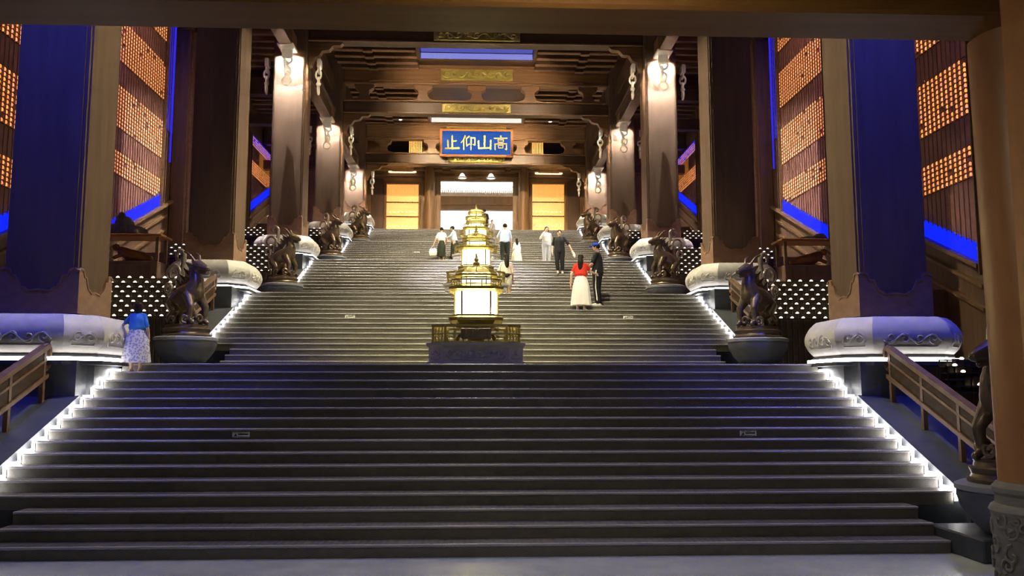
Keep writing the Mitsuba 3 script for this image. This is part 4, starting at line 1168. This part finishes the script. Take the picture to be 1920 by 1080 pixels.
    if hair == 'long':
        hm += B((hf(0, -0.036, 0.0), 0.040), (hf(0, -0.056, -0.08), 0.052), (hf(0, -0.066, -0.17), 0.040), (hf(0, -0.064, -0.23), 0.020))
    elif hair == 'bob':
        hm += B((hf(-0.03, -0.02, 0.0), 0.030), (hf(-0.034, -0.022, -0.06), 0.026)) + B((hf(0.03, -0.02, 0.0), 0.030), (hf(0.034, -0.022, -0.06), 0.026)) + B((hf(0, -0.03, 0.0), 0.038), (hf(0, -0.036, -0.065), 0.034))
    elif hair == 'bun':
        hm += [E(hf(0, -0.062, 0.012), 0.026, 0.026, 0.026)]
    obj('hair', fuse(hm, 0.02 * H, 3), 'm_hair', t, smooth=60)
    if cap:
        cm = E(hf(0, -0.004, 0.024), 0.054, 0.061, 0.050, hr).trim_by_plane([0, 0, 1], float(W(hf(0, 0, 0.018))[2]))
        br_ = hull((W(hf(0.025, 0.05, 0.020)), 0.006 * H), (W(hf(-0.025, 0.05, 0.020)), 0.006 * H), (W(hf(0.018, 0.098, 0.012)), 0.006 * H), (W(hf(-0.018, 0.098, 0.012)), 0.006 * H))
        obj('cap', fuse([cm, br_], 0.02 * H, 1), cap, t, smooth=50)
    return t, P, W


def stepz(k, n):
    return BASEZ[k] + n * (TOPZ[k] - BASEZ[k]) / NR[k]


person('girl in a blue top and patterned skirt touching the left stone base', (-6.08, 15.68, stepz(0, 15)), 0.0, 1.25, 'c_blue', ('skirt', 'c_floral', 0.13), 'm_skin', 'bob',
       {'elbowl': (-0.20, 0.03, 0.69), 'wristl': (-0.31, 0.06, 0.60), 'elbowr': (0.145, -0.01, 0.62), 'wristr': (0.155, 0.02, 0.48)}, sleeves=0.42, top_hem=0.575, slim=1.12)
person('woman in a red top and long white skirt standing with the man in black', (2.88, 23.32, stepz(1, 11)), -0.25, 1.56, 'c_red', ('skirt', 'c_white', 0.09), 'm_white', 'long',
       {'elbowr': (0.17, 0.06, 0.68), 'wristr': (0.25, 0.16, 0.66), 'elbowl': (-0.16, -0.02, 0.64), 'wristl': (-0.18, -0.01, 0.48)}, sleeves=0.30, top_hem=0.58)
person('man in a black tracksuit with white stripes and a blue cap, turned to the left', (3.40, 23.72, stepz(1, 12)), 1.25, 1.80, 'c_black', ('pants', 'c_black', 0.06), 'm_white', 'short',
       {'elbowl': (-0.15, 0.06, 0.64), 'wristl': (-0.08, 0.16, 0.58), 'elbowr': (0.15, 0.05, 0.64), 'wristr': (0.10, 0.17, 0.56)}, sleeves=0.40, top_hem=0.47, fem=False, cap='c_cap', stripe='c_white', slim=1.05, headturn=(0.1, 0.4))
person('woman in a pale pink top and white shorts beside the second lantern', (0.99, 27.75, TOPZ[1]), 0.15, 1.63, 'c_pink', ('shorts', 'c_white', 0.55), 'm_white', 'long',
       {'elbowl': (-0.15, 0.03, 0.64), 'wristl': (-0.08, 0.12, 0.58)}, sleeves=0.5)
person('man in a light blue shirt and dark trousers, back turned, right of the lanterns', (1.20, 35.1, TOPZ[2]), 0.1, 1.74, 'c_lightblue', ('pants', 'c_dgreen', 0.07), 'c_black', 'short',
       {'elbowl': (-0.17, 0.05, 0.66), 'wristl': (-0.12, 0.13, 0.60)}, sleeves=0.45, top_hem=0.50, fem=False, slim=1.1)
person('girl in a white dress with long dark hair, right of the man in light blue', (1.70, 35.35, TOPZ[2]), 0.2, 1.16, 'c_white', ('skirt', 'c_cream', 0.09), 'm_white', 'long', {}, sleeves=0.8, slim=1.15)
person('woman all in white raising a hand to her face', (2.94, 35.2, TOPZ[2]), PI + 0.1, 1.64, 'c_white', ('pants', 'c_grey', 0.06), 'm_white', 'bob',
       {'elbowr': (0.17, 0.05, 0.68), 'wristr': (0.06, 0.10, 0.86), 'elbowl': (-0.15, 0.0, 0.64), 'wristl': (-0.16, 0.04, 0.49)}, sleeves=0.92, top_hem=0.56, slim=1.1)
bt, bP, bW = person('boy in black walking down the third flight towards the viewer', (3.16, 32.05, stepz(2, 10)), PI - 0.05, 1.70, 'c_black', ('pants', 'c_black', 0.10), 'm_white', 'short',
       {'elbowl': (-0.21, 0.02, 0.66), 'wristl': (-0.27, 0.06, 0.53), 'elbowr': (0.15, -0.02, 0.64), 'wristr': (0.16, 0.05, 0.50), 'kneer': (0.055, 0.05, 0.285), 'ankler': (0.04, 0.02, 0.055)}, sleeves=0.45, top_hem=0.46, fem=False, slim=1.05)
p1, P1, W1 = person('woman in a white top and long black skirt carrying a white bag, back turned', (-1.60, 39.52, stepz(3, 5)), 0.15, 1.62, 'c_white', ('long', 'c_dgreen', 0.14), 'm_white', 'bun',
       {'elbowl': (-0.17, -0.02, 0.64), 'wristl': (-0.22, 0.0, 0.50), 'elbowr': (0.16, 0.04, 0.66), 'wristr': (0.15, 0.14, 0.60)}, sleeves=0.35, top_hem=0.60)
person('person in a pale blue shirt and dark skirt, facing the woman with the bag', (-0.99, 39.55, stepz(3, 5)), 1.35, 1.70, 'c_lightblue', ('long', 'c_dgreen', 0.12), 'c_black', 'short',
       {'elbowl': (-0.14, 0.07, 0.68), 'wristl': (-0.08, 0.18, 0.66), 'elbowr': (0.14, 0.04, 0.64), 'wristr': (0.10, 0.16, 0.62)}, sleeves=0.8, lean=0.12, headturn=(0, 0.6))
person('person in black standing in the bright doorway', (0.55, 54.6, TOPZ[4]), 0.2, 1.78, 'c_black', ('pants', 'c_black', 0.06), 'c_black', 'short', {}, fem=False, slim=1.1)
person('slim person in grey inside the bright doorway, one arm raised', (1.08, 57.0, ZT), PI, 1.55, 'c_grey', ('pants', 'c_grey', 0.06), 'c_grey', 'short', {'elbowr': (0.20, 0.02, 0.80), 'wristr': (0.26, 0.04, 0.93)}, slim=0.9)
# what they carry
hb = np.array(W1(P1['wristl'] + [0, 0.0, -0.06]))
bag = thing('shopping_bag', 'white shopping bag hanging from the hand of the woman in black skirt', 'bag')
obj('sack', loft([csq(0.17 * a, 0.07 * b, 0.02, hb[2] - 0.44 + h, (hb[0] - 0.04, hb[1])) for a, b, h in ((0.9, 0.8, 0), (1.05, 1.2, 0.1), (1.0, 1.1, 0.22), (0.85, 0.6, 0.33))]), 'c_white', bag, smooth=40)
obj('handle', tube(np.array([hb + [-0.13, 0, -0.12], hb + [-0.06, 0, 0.01], hb + [0.0, 0, 0.02], hb + [0.05, 0, -0.12]]), 0.010, 6), 'c_white', bag)
hb = np.array(bW(bP['wristl'] + [-0.03, 0.01, -0.07]))
tw = obj('folded_towel', fuse([hull((hb + [-0.03, 0, 0.07], 0.035), (hb + [0.03, 0.0, -0.04], 0.05), (hb + [0.05, 0, -0.12], 0.05))], 0.03, 2), 'c_white', smooth=50)
tag(tw, 'white folded towel in the hand of the boy in black', 'towel')
cz = stepz(3, 3)
cb = fuse([m3.Manifold.sphere(1.0, 16).scale([a, 0.13, h]).translate([-1.02 + dx, 38.80, cz + h * 0.8]) for dx, a, h in ((0.0, 0.18, 0.14), (-0.2, 0.2, 0.07), (0.2, 0.17, 0.07))], 0.04, 3)
cb.vertices[:, 2] = np.maximum(cb.vertices[:, 2], cz + 0.002)
o = obj('cloth_bundle', cb, 'c_white', smooth=50)
tag(o, 'white cloth bundle lying on a step behind the lanterns', 'bundle')
wb = thing('waist_bag', 'black waist bag on the woman in white shorts', 'bag')
obj('pouch', fuse([hull(((0.99 - 0.07, 27.75 - 0.135, TOPZ[1] + 0.93), 0.045), ((0.99 + 0.07, 27.75 - 0.135, TOPZ[1] + 0.93), 0.045), ((0.99, 27.75 - 0.14, TOPZ[1] + 0.88), 0.05))], 0.03, 2), 'c_black', wb, smooth=50)
obj('strap', tube(np.array([(0.99 + 0.168 * math.cos(a), 27.75 + 0.125 * math.sin(a), TOPZ[1] + 0.95) for a in np.arange(24) * PI / 12]), 0.014, 6, True), 'c_black', wb)
